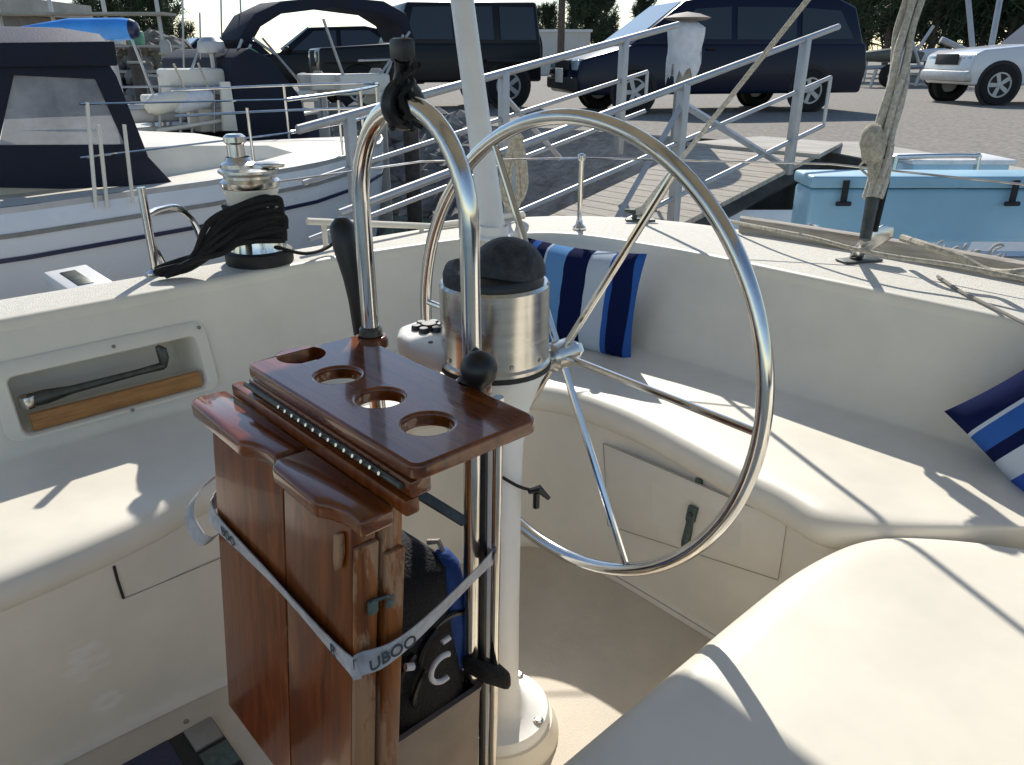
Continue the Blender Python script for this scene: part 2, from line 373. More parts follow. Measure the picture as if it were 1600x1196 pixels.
# stern teak toe rail
j0 = [i for i in range(NC) if out[i].x > -.50 and out[i].y > 1.3]
pth = [out[i] for i in j0]
rows = []
for o_, z in ((.018, .748), (.018, .785), (.024, .797), (.045, .80), (.058, .795), (.063, .785), (.063, .748)):
    rows.append([V((*(out[i]+(cot[i]-out[i]).normalized()*o_).xy, z)) for i in j0])
g = MB().grid(rows); g.f.append(tuple(k*len(j0) for k in range(7))); g.f.append(tuple(k*len(j0)+len(j0)-1 for k in range(7)))
g.build('toe_rail', 'teak_grey', boat)
# sole
g = MB(); g.grid([[(-.62+i*.08, -2.2+j*.1, 0.0) for j in range(32)] for i in range(16)])
g.build('sole', 'sole', boat)
# port bench: near, with a rounded corner at its aft end
pK = [(.395, -2.2), (.392, -.6), (.390, -.1), (.388, .20), (.395, .38), (.43, .535), (.51, .635), (.66, .735), (.85, .80), (1.15, .85)]
pL = crom([(*k, 0) for k in pK], 120)
pbk = crom([(1.05, -2.2, 0), (1.05, -.9, 0), (1.05, -.55, 0), (1.05, -.3, 0), (1.06, -.1, 0), (1.08, .05, 0), (1.10, .2, 0), (1.12, .35, 0), (1.13, .5, 0), (1.16, .62, 0)], 120)
PZ = .458; rows = [mix(pbk, pL, t, PZ) for t in (0, .3, .6)]
for o_, z in [(.10, PZ), (.07, PZ-.001), (.048, PZ-.004), (.03, PZ-.010), (.016, PZ-.019), (.006, PZ-.032), (.001, PZ-.048), (.002, PZ-.065), (.012, PZ-.08), (.035, PZ-.09), (.035, .02), (.03, .004), (0, .001)]: rows.append(offs(pL, pbk, o_, z))
o = MB().grid(rows).build('port_bench', 'gelcoat', boat, ang=60); o['label'] = 'sunlit rounded port bench with the wheel shadow across it'
# port coaming and side deck beyond the bench
g = MB(); rows = [[V((x, y, z)) for y in (-2.2, -1, 0, .6, 1.2)] for x, z in ((1.04, .44), (1.10, .735), (1.115, .75), (1.32, .75), (1.34, .73), (1.36, .3), (1.2, -.4), (.9, -.9))]
g.grid(rows).build('port_side_deck', 'gelcoat', boat)
# locker doors in the seat fronts
def panel_on(pts, th, name, m, parent, bevel=.004):
    a, b, c = [V(p) for p in pts[:3]]; nrm = (b-a).cross(c-b).normalized()
    if nrm.dot(CAM-a) < 0: nrm = -nrm
    return MB().prism(pts, nrm*th).build(name, m, parent, bevel=bevel)
def fronty(x, z):  # y of the stern seat front at x,z
    i = min(range(110, NC), key=lambda k: abs(sol[k].x-x)); s_ = sol[i]; l_ = offs([lip[i]], [bak[i]], .03, 0)[0]
    t = (SZ-.078-z)/(SZ-.078); return l_.y+(s_.y-l_.y)*t
def stern_pt(px, py):
    p = at(px, py, 'y', .56)
    for _ in range(4): p = at(px, py, 'y', fronty(p.x, p.z))
    return p
pp = [stern_pt(*q) for q in ((945, 692), (1232, 815), (1218, 905), (952, 820))]
pp = [p+V((0, .001, 0)) for p in pp]
d1 = panel_on([p+(sum(pp, V())/4-p)*.0 for p in pp], .006, 'locker_door', 'gelcoat', boat, .003)
def groove(pts, name='seam', m='grime', r=.0012, parent=boat):
    return MB().tube(pts, r, 6).build(name, m, parent)
pp2 = [p+V((0, -.007, 0)) for p in pp]
groove(pp2+[pp2[0]], r=.0009)
groove([V((p.x, p.y-.004, .004)) for p in sol[105:200]], 'sole_seam', 'grime', .0022)
groove([stern_pt(1270, 808)+V((0, -.003, 0)), stern_pt(1264, 840)+V((0, -.003, 0))], 'slot', 'rubber', .0025)
# door latch: bronze hasp with a square catch above
lp = [stern_pt(*q) for q in ((1090, 788), (1075, 855))]
L0, L1 = [p+V((0, -.010, 0)) for p in lp]; ax = (L1-L0)
g = MB(); sx = V((1, 0, 0))
hs = [(-.012, 0), (.012, 0), (.012, .30), (.008, .36), (.010, .8), (.007, .95), (0, 1.0), (-.007, .95), (-.010, .8), (-.008, .36), (-.012, .30)]
g.prism([L0+sx*a+ax*b for a, b in hs], (0, -.012, 0)); lt = g.build('latch', 'bronze', boat, bevel=.002)
MB().lathe([(0, .004), (.006, .004), (.007, 0)], L0+ax*.16+V((0, -.012, 0)), 12, axis=(0, -1, 0)).build('rivet', 'dark_metal', lt)
cp = stern_pt(1094, 753)+V((0, -.006, 0)); MB().box(cp, (.018, .008, .02)).build('catch', 'bronze', boat, bevel=.002)
# starboard slot and seam in the side seat front
def stbd_pt(px, py):
    def fx(y, z):
        i = min(range(0, 110), key=lambda k: abs(sol[k].y-y)); l_ = offs([lip[i]], [bak[i]], .03, 0)[0]; t = (SZ-.078-z)/(SZ-.078); return l_.x+(sol[i].x-l_.x)*t
    p = at(px, py, 'x', -.53)
    for _ in range(4): p = at(px, py, 'x', fx(p.y, p.z)+.002)
    return p
groove([stbd_pt(178, 885), stbd_pt(184, 908), stbd_pt(193, 935)], 'slot', 'rubber', .0028)
groove([stbd_pt(193, 936), stbd_pt(260, 908), stbd_pt(345, 872)], 'seam', 'grime', .0010)
# recessed instrument hatch in the sole
hat = MB().box((-.345, -.62, .004), (.160, .39, .008)).build('floor_hatch', 'rubber', boat, bevel=.003)
MB().box((-.352, -.66, .010), (.135, .29, .008)).build('hatch_lid', 'navy_light', hat, bevel=.002)
MB().box((-.387, -.456, .010), (.066, .056, .008)).build('hatch_tile', 'grime', hat, bevel=.002)
MB().box((-.308, -.456, .010), (.066, .056, .008)).build('hatch_tile', 'bronze', hat, bevel=.002)
MB().box((-.30, -.53, .016), (.012, .05, .008)).build('hatch_handle', 'black_plastic', hat, bevel=.002)
MB().lathe([(0, .003), (.005, .003), (.006, 0)], at(291, 1128, 'z', 0), 10).build('deck_screw', 'grime', boat)
# pad eye, cleat, chainplate, on the aft deck
pe = at(1268, 362, 'z', .752)
g = MB().tube(arc(pe, .024, 0, math.pi, 12, VR, (0, 0, 1)), .004, 8); g.box(pe+V((0, 0, .002)), (.07, .03, .004), Matrix.Rotation(YAW, 3, 'Z')); g.build('pad_eye', 'steel', boat)
cl = at(1000, 345, 'z', .752)
g = MB(); g.tube([cl+VR*(-.055)+V((0, 0, .035)), cl+VR*-.02+V((0, 0, .03)), cl+VR*.02+V((0, 0, .03)), cl+VR*.055+V((0, 0, .036))], [.006, .010, .010, .006], 8)
for s in (-.02, .02): g.tube([cl+VR*s, cl+VR*s+V((0, 0, .03))], .009, 8)
g.box(cl+V((0, 0, .003)), (.10, .035, .006), Matrix.Rotation(YAW, 3, 'Z')); g.build('cleat', 'dark_metal', boat)
# stanchion + lifeline on the stern, gate stanchion with looped brace to starboard
sp = at(905, 358, 'z', .752); st = at(909, 250, 'x', sp.x); st = V((sp.x, sp.y, st.z+.01))
so_ = MB().tube([sp, st], .0085, 10).build('stanchion', 'steel', boat)
MB().lathe([(.022, 0), (.022, .006), (.012, .016), (.0095, .03)], sp, 14).build('stanchion_base', 'steel', so_)
MB().lathe([(.0095, -.012), (.014, -.008), (.014, .004), (.006, .010), (0, .010)], st, 12).build('stanchion_cap', 'steel', so_)
e0 = dist(597, 277, 2.1); e1 = dist(1290, 246, 2.6); g = MB()
g.tube([V((-1.16, .15, st.z-.03)), V((-1.15, .7, st.z-.012)), st-V((0, 0, .004)), V((-.2, 1.5, st.z)), V((.4, 1.47, st.z)), V((1.3, 1.43, st.z))], .003, 8); g.build('lifeline', 'steel', boat)
gb = at(245, 428, 'z', .752); gt = V((gb.x, gb.y, at(229, 292, 'x', gb.x).z))
go = MB().tube([gb, gt], .011, 12).build('gate_stanchion', 'steel', boat)
lo_e = at(318, 388, 'z', .752); z1 = at(238, 336, 'x', gb.x).z
MB().tube(crom([(gb.x, gb.y, z1), gb.lerp(lo_e, .25)+V((0, 0, z1-.752+.002)), gb.lerp(lo_e, .6)+V((0, 0, z1-.752-.012)), gb.lerp(lo_e, .88)+V((0, 0, (z1-.752)*.55)), lo_e], 18), .009, 10).build('brace', 'steel', go)
b2 = at(263, 424, 'z', .752); MB().tube([V((gb.x, gb.y, z1-.05)), b2], .005, 8).build('brace', 'steel', go)
MB().lathe([(.026, 0), (.026, .006), (.014, .014)], gb, 14).build('stanchion_base', 'steel', go)
# cream pushpit bar behind the winch
p0 = at(480, 346, 'x', -1.17); p1 = at(672, 354, 'x', -1.15)
g = MB().tube([p0, p1, V((-1.10, 1.1, p1.z))], .010, 10)
for t in (.12, .92):
    q = p0.lerp(p1, t); g.tube([V((q.x, q.y, .75)), q], .008, 8)
g.tube([V((-1.10, 1.1, .75)), V((-1.10, 1.1, p1.z))], .008, 8)
g.build('pushpit_bar', 'gelcoat', boat)

# things that sit in or on the boat -------------------------------------------------------------
cz = NZ0+.008
ws = MB().box((bx(.53)-.004+.004, (NY0+NY1)/2+.005, .525), (.016, NY1-NY0-.03, .040)); 
o = ws.build('retainer_strip', 'teak_strip', boat, bevel=.003); o['label'] = 'honey coloured wooden strip across the cubby opening'
h0 = V((bx(.55)-.03, -.515, .562)); h1 = V((bx(.56)-.03, -.215, .566))
wh = thing('winch_handle', 'dull metal winch handle lying in the coaming cubby behind wooden strip', 'winch handle', h0)
MB().tube([h0, h0.lerp(h1, .12), h0.lerp(h1, .3), h0.lerp(h1, .8), h1], [.016, .017, .010, .008, .010], 12).build('arm', 'dark_metal', wh)
MB().lathe([(0, -.014), (.017, -.014), (.018, -.008), (.018, .008), (.016, .013), (0, .013)], h0, 14).build('socket_head', 'steel_brushed', wh)
MB().tube([h1+V((0, 0, -.004)), h1+V((.0, .004, .02)), h1+V((.0, .002, .04)), h1+V((0, -.006, .052))], [.008, .013, .013, .006], 12).build('grip', 'dark_metal', wh)

def cushion(name, label, loc, sx, sy, th, rot, m):
    n = 22; top = []; bot = []
    for i in range(n+1):
        rt, rb = [], []
        for j in range(n+1):
            u, v = -1+2*i/n, -1+2*j/n
            e = max(0, (1-u**4)*(1-v**4))**.5
            pin = 1-.10*(abs(u)*abs(v))**2 if 1 else 1
            px = u*sx/2*(1-.07*(1-v*v)*abs(u)); py = v*sy/2*(1-.07*(1-u*u)*abs(v))
            wv = .006*noise.noise(V((u*2.2+loc[0]*9, v*2.2, 3)))+.004*noise.noise(V((u*5, v*5+loc[1], 1)))
            h = th/2*e; rt.append(V((px, py, h+wv*e))); rb.append(V((px, py, -h+wv*e)))
        top.append(rt); bot.append(rb)
    g = MB().grid(top); g.grid(bot)
    o = g.build(name, m, ang=80); o.location = loc; o.rotation_euler = rot
    return tag(o, label, 'cushion')
# aft-starboard cushion leaning on the stern backrest
def lean(loc, xdir, tilt, roll=0):
    x = V(xdir).normalized(); up = V((0, 0, 1)); nrm = x.cross(up)     # normal points out of the backrest
    if nrm.dot(CAM-V(loc)) < 0: nrm = -nrm
    y = (up*math.cos(tilt) - nrm*math.sin(tilt)).normalized(); x2 = (x*math.cos(roll)+y*math.sin(roll)); y2 = (-x*math.sin(roll)+y*math.cos(roll)); z = x2.cross(y2)
    return Matrix((x2, y2, z)).transposed().to_euler()
c1 = V((-.63, .885, .60))
cushion('striped_cushion', 'navy and pale blue striped cushion standing in the corner behind the compass', c1, .40, .32, .11, lean(c1, (.92, .25, 0), R(12)), 'cushion_stripe')
c2 = V((.685, .985, .565))
cushion('striped_cushion', 'navy and blue striped cushion slumped at the port end of the stern bench', c2, .44, .36, .14, lean(c2, (.93, .10, 0), R(20), R(-38)), 'cushion_stripe_wide')

# ---------------------------------------------------------------- pedestal
ped = thing('steering_pedestal', 'white steering pedestal with stainless compass housing and tall chrome guard', 'pedestal', (0, 0, 0))
MB().lathe([(.124, .0), (.122, .012), (.114, .030), (.110, .040), (.100, .042)], n=40).build('plinth', 'gelcoat', ped, ang=50)
bf = MB().lathe([(.104, .038), (.104, .058), (.100, .064), (.084, .066), (.062, .074), (.048, .094), (.042, .12), (.041, .15)], n=40).build('base_flange', 'white_paint', ped, ang=40)
for a in (20, 110, 200, 290):
    MB().lathe([(0, .008), (.006, .008), (.008, .004), (.011, .003), (.011, 0)], (.090*math.cos(R(a)), .090*math.sin(R(a)), .064), 12).build('bolt', 'steel', bf)
MB().lathe([(.041, .14), (.0415, .3), (.044, .55), (.047, .66), (.058, .73), (.078, .785), (.088, .803), (.088, .812)], n=40).build('column', 'white_paint', ped, ang=60)
MB().lathe([(.092, .808), (.0925, .816), (.088, .818)], n=40).build('gasket', 'rubber', ped)
comp = MB().lathe([(.091, .814), (.091, .822), (.0877, .826), (.0875, .945), (.084, .950), (.078, .950), (.076, .940)], n=56).build('compass_housing', 'steel_brushed', ped, ang=30)
for k in range(10):
    a = R(k*36+12); MB().lathe([(0, .002), (.003, .002), (.004, 0)], (.0885*math.cos(a), .0885*math.sin(a), .834), 8, axis=(math.cos(a), math.sin(a), 0)).build('rivet', 'steel', comp)
MB().lathe([(.077, .938), (.079, .952), (.074, .962), (.060, .968), (0, .968)], n=40).build('bezel', 'black_plastic', comp)
g = MB().lathe([(0.060*math.cos(R(a)), .962+.056*math.sin(R(a))) for a in range(0, 91, 9)], (.016, .014, 0), 32); g.build('compass_dome', 'dome', comp, ang=60)
rows = []
hood = []
for rr, zz in ((.081, .942), (.081, .966), (.078, .974), (.066, .978), (.050, .972)):
    rows.append([V((rr*math.cos(R(a)), rr*math.sin(R(a)), zz - .012*abs(a-205)/70)) for a in range(135, 281, 6)])
MB().grid(rows).build('compass_hood', 'dome', comp)
# control bracket with knob on the forward side
bk = dist(640, 545, 1.0)
g = MB(); c = V((-.075, -.075, .815))
out_ = []
for cx_, cy_, rr in ((-.135, -.085, .042),):
    pass
pts = [V((-.02, -.085, .805)), V((-.02, .02, .805)), V((-.07, .05, .805)), V((-.15, .0, .805)), V((-.172, -.035, .805)), V((-.165, -.075, .805)), V((-.13, -.105, .805)), V((-.08, -.11, .805))]
br = MB().prism(pts, (0, 0, .045)).build('control_bracket', 'white_paint', ped, bevel=.012, seg=3)
kc = V((-.118, -.045, .850))
MB().lathe([(0, .010), (.012, .010), (.016, .006), (.017, 0)], kc, 20).build('knob', 'black_plastic', br)
g = MB()
for k in range(6):
    a = R(60*k); g.lathe([(0, .008), (.007, .008), (.009, .004), (.009, 0)], kc+V((.021*math.cos(a), .021*math.sin(a), 0)), 10)
g.build('knob_lobes', 'black_plastic', br)
MB().lathe([(0, .002), (.004, .002), (.004, 0)], (-.06, -.085, .850), 10).build('indicator', 'dark_metal', br)
# guard: chrome arch through the table
GX0, GX1, GY = -.1365, .1207, -.1472; gr = (GX1-GX0)/2; gc = (GX0+GX1)/2; ZG = 1.215; zc_ = ZG-gr*1.12
path = [V((GX0+.03*(1-z/.83 if z < .83 else 0), GY, z)) for z in (.03, .3, .6, .83, zc_-.05)] + [V((gc+gr*math.cos(a), GY, zc_+gr*1.12*math.sin(a))) for a in [math.pi*(1-i/24) for i in range(25)]] + [V((GX1-.034*(1-z/.83 if z < .83 else 0), GY, z)) for z in (zc_-.05, .83, .6, .3, .03)]
MB().tube(path, .0135, 20).build('guard', 'steel', ped, ang=60)
for X in (GX0, GX1): MB().lathe([(.014, 0), (.019, .002), (.019, .012), (.0145, .016)], (X, GY, .857), 16).build('collar', 'dark_metal', ped)
MB().tube([V((GX1-.006, GY+.030, .05)), V((GX1+.020, GY+.030, .83))], .008, 12).build('cable_conduit', 'steel', ped)
MB().tube([V((GX1-.016, GY+.014, .05)), V((GX1+.008, GY+.014, .83))], .006, 10).build('cable', 'black_plastic', ped)
# black instrument clamp and stalk tangled with cable on top of the arch
cp0 = V((gc-.005, GY, ZG))
inst = MB().tube(arc(cp0, .024, 0, 2*math.pi, 20, (0, 1, 0), (0, 0, 1))[:-1], .010, 10, closed=True).build('instrument_clamp', 'black_plastic', ped)
MB().tube([cp0+V((0, 0, .015)), cp0+V((-.004, .004, .04)), cp0+V((.004, .0, .055))], [.016, .010, .011], 12).build('stalk', 'black_plastic', inst)
MB().box(cp0+V((.002, .002, .066)), (.034, .022, .030)).build('instrument_mount', 'black_plastic', inst, bevel=.006)
g = MB()
for k in range(5):
    pts = [cp0+V((random.uniform(-.03, .03), random.uniform(-.02, .02), z)) for z in (-.03, -.01, .01, .03, .05)]
    g.tube(crom(pts, 24), .0035, 6)
g.build('cable', 'black_rope', inst)
# throttle lever and gear knob
tl = V((-.222, -.118, .83)); lv = MB().tube([tl, tl+V((-.004, .0, .06)), tl+V((-.010, .0, .10)), tl+V((-.022, 0, .15)), tl+V((-.028, 0, .185)), tl+V((-.028, 0, .198))], [.010, .012, .015, .021, .021, .010], 16).build('throttle_lever', 'black_plastic', ped, ang=60)
bl = V((GX1+.020, GY-.005, .870)); g = MB(); g.lathe([(.026*math.sin(R(a)), -.026*math.cos(R(a))) for a in range(0, 181, 12)], bl+V((0, 0, .012)), 20); g.tube([bl-V((0, 0, .03)), bl], .008, 8)
g.build('gear_knob', 'black_plastic', ped, ang=60)
# ignition key on a cord
kp = dist(838, 770, 1.33); k0 = dist(778, 742, 1.27)
g = MB().tube(crom([k0, k0.lerp(kp, .5)+V((0, 0, -.004)), kp+V((-.01, 0, .0))], 10), .003, 6); g.build('cord', 'black_rope', ped)
g = MB(); g.tube([kp-VR*.014+V((0, 0, .002)), kp+VR*.004+V((0, 0, .008)), kp+VR*.022-V((0, 0, .012))], [.005, .008, .004], 8); g.tube([kp, kp-V((0, 0, .03))], .006, 8); g.build('key_toggle', 'black_plastic', ped)

# ---------------------------------------------------------------- wheel
HC = V((0, .1544, .7845)); TL = .0396; WR = .4011; e1, e2 = V((1, 0, 0)), V((0, math.sin(TL), math.cos(TL))); wn = e1.cross(e2)
whl = MB().tube(arc(HC, WR, 0, 2*math.pi, 120, e1, e2)[:-1], .0125, 16, closed=True).build('steering_wheel', 'steel', ped, ang=80); whl['label'] = 'large polished stainless wheel with six thin spokes'
for k in range(6):
    a = 1.024-k*1.0472; d = e1*math.cos(a)+e2*math.sin(a)
    MB().tube([HC+d*.018, HC+d*(WR-.004)], .0065, 10).build('spoke', 'steel', whl)
aft = V((0, 1, 0))
MB().lathe([(0, .03), (.020, .03), (.026, .024), (.026, -.024), (.020, -.03), (.014, -.03), (.014, -.13)], HC, 24, axis=(0, 1, 0)).build('hub', 'steel_brushed', whl, ang=30)
MB().lathe([(0, .05), (.012, .05), (.016, .044), (.016, .03)], HC, 6, axis=(0, 1, 0)).build('hub_nut', 'steel', whl)

# ---------------------------------------------------------------- cockpit table
TX0, TX1, TY0, TY1, TZ = -.156, .268, -.353, -.160, .8576
tab = thing('cockpit_table', 'varnished mahogany drink holder table with folded leaf hung on the pedestal', 'table', (.05, -.36, .23))
def curve_mesh(splines, ext, bev, name, m, parent, loc, res=3):
    cu = bpy.data.curves.new(name, 'CURVE'); cu.dimensions = '2D'; cu.fill_mode = 'BOTH'; cu.extrude = ext; cu.bevel_depth = bev; cu.bevel_resolution = res
    for pts in splines:
        s = cu.splines.new('POLY'); s.points.add(len(pts)-1)
        for q, p in zip(s.points, pts): q.co = (p[0], p[1], 0, 1)
        s.use_cyclic_u = True
    tmp = bpy.data.objects.new('t', cu); col.objects.link(tmp)
    dg = bpy.context.evaluated_depsgraph_get(); me = bpy.data.meshes.new_from_object(tmp.evaluated_get(dg)); col.objects.unlink(tmp); bpy.data.objects.remove(tmp)
    me.name = name; me.materials.clear(); me.materials.append(M[m]); me.shade_smooth(); me.set_sharp_from_angle(angle=R(40))
    o = bpy.data.objects.new(name, me); col.objects.link(o); o.parent = parent; o.location = V(loc)-(parent.location if parent else V()); return o
def rr2(x0, x1, y0, y1, r, n=4):
    pts = []
    for cx_, cy_, a in ((x1-r, y1-r, 0), (x0+r, y1-r, 90), (x0+r, y0+r, 180), (x1-r, y0+r, 270)):
        pts += [(cx_+r*math.cos(R(a+90*i/n)), cy_+r*math.sin(R(a+90*i/n))) for i in range(n+1)]
    return pts
b_ = .005
spl = [rr2(TX0+b_, TX1-b_, TY0+b_, TY1-b_, .012)]
for i in range(4): spl.append([(-.1322+i*.1064+x, -.2745+y) for x, y in ring(.0335+b_*.6, 40)])
for X in (GX0, GX1): spl.append([(X+x, GY+y) for x, y in ring(.017+b_, 20)])
curve_mesh(spl, .0055, b_, 'table_top', 'wood_top', tab, (0, 0, TZ-.0105))
MB().box((.056, -.340, TZ-.032), (.41, .03, .022)).build('edge_rail', 'wood_top', tab, bevel=.004)
MB().tube([V((TX0+.004, -.358, TZ-.030)), V((TX1-.02, -.358, TZ-.030))], .004, 8).build('hinge', 'dark_metal', tab)
for k in range(14):
    X = TX0+.12+k*.019; MB().lathe([(0, .002), (.0026, .002), (.003, 0)], (X, -.3625, TZ-.027), 6, axis=(0, -1, .5)).build('hinge_screw', 'steel', tab)
MB().box((.030, -.352, TZ-.054), (.46, .020, .022)).build('edge_rail', 'wood_leaf', tab, bevel=.004)
# folded leaf: two boards in front, a second panel behind
YF, YB = -.400, -.366; LZ0, LZ1 = .235, .785
def shear(g, k=.10):        # the leaf hangs with its foot swung forward
    for p in g.v:
        if p.z < .79: p.y += (p.z-.79)*k
    return g
XL, XM, XR = -.225, .035, .206
def board(x0, x1, cham):
    pts = [V((x0, YB, 0)), V((x0, YF+cham, 0)), V((x0+cham*1.7, YF, 0)), V((x1, YF, 0)), V((x1, YB, 0))] if cham else [V((x0, YB, 0)), V((x0, YF, 0)), V((x1, YF, 0)), V((x1, YB, 0))]
    return shear(MB().prism([p+V((0, 0, LZ0)) for p in pts], (0, 0, LZ1-.012-LZ0))).build('leaf_board', 'wood_leaf', tab, bevel=.003)
bd1 = board(XL, XM-.0016, .020); bd2 = board(XM+.0016, XR, 0)
def fiddle(x0, x1, parent):
    z0 = LZ1-.014; pts = [V((x0, YB+.006, z0)), V((x0-.004, YF-.010, z0)), V((x0+.012, YF-.022, z0)), V((x1-.075, YF-.024, z0)), V((x1-.058, YF-.014, z0)), V((x1-.03, YF-.006, z0)), V((x1, YF-.008, z0)), V((x1, YB+.006, z0))]
    return MB().prism(pts, (0, 0, .026)).build('fiddle_rail', 'wood_top', parent, bevel=.007, seg=3)
fiddle(XL, XM-.002, bd1); fiddle(XM+.003, XR+.03, bd2)
shear(MB().box(((XL+XR)/2+.006, -.3475, (LZ0+LZ1+.01)/2), (XR-XL, .030, LZ1-LZ0-.01))).build('back_panel', 'wood_worn', tab, bevel=.003)
shear(MB().box((XR+.003, (YF+YB)/2, (LZ0+LZ1-.03)/2), (.010, .032, LZ1-LZ0-.05))).build('end_strip', 'wood_worn', bd2, bevel=.003)
shear(MB().box((XR+.010, -.3475, (LZ0+LZ1-.06)/2), (.010, .028, LZ1-LZ0-.06))).build('end_strip', 'wood_worn', tab, bevel=.003)
tb = V((XR-.020, YF-.001, .735)); shear(MB().prism([tb+V((x, 0, z)) for x, z in ((-.005, .022), (.007, .026), (.009, .0), (.004, -.022), (-.003, -.030), (-.007, -.010))], (0, -.010, 0))).build('turn_button', 'wood_worn', bd2, bevel=.003)
ltz = .66
for dy, dz in ((0, 0), (.024, -.003)): shear(MB().box((XR+.012, -.378+dy, ltz+dz), (.008, .014, .020))).build('latch', 'bronze', tab, bevel=.003)
shear(MB().tube([V((XR+.012, -.378, ltz+.008)), V((XR+.020, -.364, ltz+.012)), V((XR+.014, -.352, ltz))], .003, 6)).build('latch_hook', 'dark_metal', tab)
# diagonal stay from the leaf to the guard
MB().tube([V((-.08, -.335, .80)), V((GX1-.012, GY-.012, .625))], .010, 4).build('table_stay', 'dark_metal', tab)

# ---------------------------------------------------------------- strap
sz = .598; hw = .016
strp = thing('webbing_strap', 'grey printed webbing strap tied round the folded table leaf and pedestal guard', 'strap', (.0, YF, sz))
YS = YF-.0225
path = [V((XL-.012, YS+.075, sz+.02)), V((XL-.009, YS+.045, sz+.015)), V((XL-.004, YS+.016, sz+.010)), V((XL+.034, YS, sz+.004)), V((.0, YS-.001, sz+.0)), V((XR-.004, YS-.003, sz-.010)), V((XR+.014, YS+.008, sz-.010)), V((XR+.024, YS+.07, sz-.004)), V((GX1+.024, GY-.004, sz-.035)), V((GX1+.010, GY+.018, sz-.036)), V((GX1-.012, GY+.014, sz-.036))]
P = crom(path, 90); rows = [[], [], [], []]
for i, p in enumerate(P):
    t = (P[min(i+1, 89)]-P[max(i-1, 0)]).normalized(); up = (V((0, 0, 1))-t*t.z).normalized(); nr_ = t.cross(up)
    tw = math.sin(i*.21)*.25; up = (up*math.cos(tw)+nr_*math.sin(tw)); wv = hw*(.92+.16*noise.noise(V((i*.15, 0, 0))))
    if nr_.dot(p-V((0, -.28, p.z))) < 0: nr_ = -nr_
    rows[0].append(p+up*wv); rows[1].append(p-up*wv); rows[2].append(p-up*wv+nr_*.0018); rows[3].append(p+up*wv+nr_*.0018)
MB().grid(rows, cu=True).build('webbing', 'strap', strp, ang=50)
def text(s, size, mtx, m, parent, name='print'):
    cu = bpy.data.curves.new(name, 'FONT'); cu.body = s; cu.size = size; cu.align_x = 'CENTER'; cu.align_y = 'CENTER'; cu.extrude = .0003; cu.offset = .0004
    tmp = bpy.data.objects.new('t', cu); col.objects.link(tmp); dg = bpy.context.evaluated_depsgraph_get()
    me = bpy.data.meshes.new_from_object(tmp.evaluated_get(dg)); col.objects.unlink(tmp); bpy.data.objects.remove(tmp)
    me.transform(mtx); me.materials.clear(); me.materials.append(M[m]); me.name = name
    o = bpy.data.objects.new(name, me); col.objects.link(o); o.parent = parent; o.location = -parent.location; return o
def frame(o_, x, y): x = V(x).normalized(); z = x.cross(V(y)).normalized(); y = z.cross(x); return Matrix(((x.x, y.x, z.x, o_[0]), (x.y, y.y, z.y, o_[1]), (x.z, y.z, z.z, o_[2]), (0, 0, 0, 1)))
def strap_text(s, p, size):
    i = min(range(90), key=lambda k: (P[k]-V(p)).length); t = (P[i+1]-P[i-1]).normalized(); up = (V((0, 0, 1))-t*t.z).normalized(); n_ = t.cross(up)
    if n_.dot(P[i]-V((0, -.28, P[i].z))) < 0: n_ = -n_; t = -t
    if t.cross(up).dot(n_) < 0: t = -t
    text(s, size, frame(P[i]+n_*.0042, t, up), 'strap_print', strp)
strap_text('UBOO', (XR+.020, YS+.046, sz-.006), .024)
strap_text('R', (XR-.020, YS-.003, sz-.008), .022)
strap_text('BOO', (XL+.09, YS, sz+.002), .022)
# loose loop of the strap beyond the starboard end
q0_ = dist(314, 765, 1.24); q1_ = dist(297, 795, 1.235); q2_ = dist(303, 825, 1.23); q3_ = dist(326, 846, 1.225)
LP = crom([V((XL-.004, YF+.02, .66)), q0_, q1_, q2_, q3_, V((XL-.006, YF+.02, .565))], 30); rows = [[], []]
for p in LP: rows[0].append(p+V((.006, .006, .009))); rows[1].append(p-V((.006, .006, .009)))
rows += [[p+VD*-.002 for p in rows[1]], [p+VD*-.002 for p in rows[0]]]
MB().grid(rows, cu=True).build('strap_loop', 'strap', strp)

# ---------------------------------------------------------------- crate and bag under the table
cr = thing('storage_crate', 'taupe plastic crate wedged under the table beside the pedestal', 'crate', (-.02, -.25, 0))
g = MB()
x0, x1, y0, y1, zz = -.15, .120, -.345, -.138, .30
for a in ((x0, y0, x1, y0), (x1, y0, x1, y1), (x1, y1, x0, y1), (x0, y1, x0, y0)):
    pass
g.grid([rr_ for rr_ in [[V((x, y, .004)) for x, y in rr2(x0+.02, x1-.012, y0+.012, y1-.004, .015)], [V((x, y, zz-.02)) for x, y in rr2(x0, x1, y0, y1, .015)], [V((x, y, zz)) for x, y in rr2(x0-.004, x1+.004, y0-.004, y1+.004, .015)], [V((x, y, zz)) for x, y in rr2(x0+.006, x1-.006, y0+.006, y1-.006, .012)], [V((x, y, .02)) for x, y in rr2(x0+.03, x1-.02, y0+.02, y1-.012, .012)]]], cv=True)
k_ = len(g.v); n_ = 20; g.f.append(tuple(range(k_-n_, k_)))
g.build('crate_body', 'taupe', cr, ang=40)
bag = thing('tool_bag', 'black fabric tool bag stuffed into the crate with white cord rings', 'bag', (0, -.24, .03))
n = 14; rows = []
for i in range(n+1):
    t = i/n; z = .03+.54*t; s = (1-.25*t**3)*(1 if t < .95 else .5)
    rows.append([V((-.012+.128*s*abs(math.cos(a))**.5*math.copysign(1, math.cos(a))*(1+.10*noise.noise(V((math.cos(a)*2, z*9, 0)))), -.235+.094*s*abs(math.sin(a))**.5*math.copysign(1, math.sin(a))*(1+.14*noise.noise(V((z*8, math.sin(a)*2, 4)))), z+.012*noise.noise(V((a, z*5, 2))))) for a in [2*math.pi*k/28 for k in range(28)]])
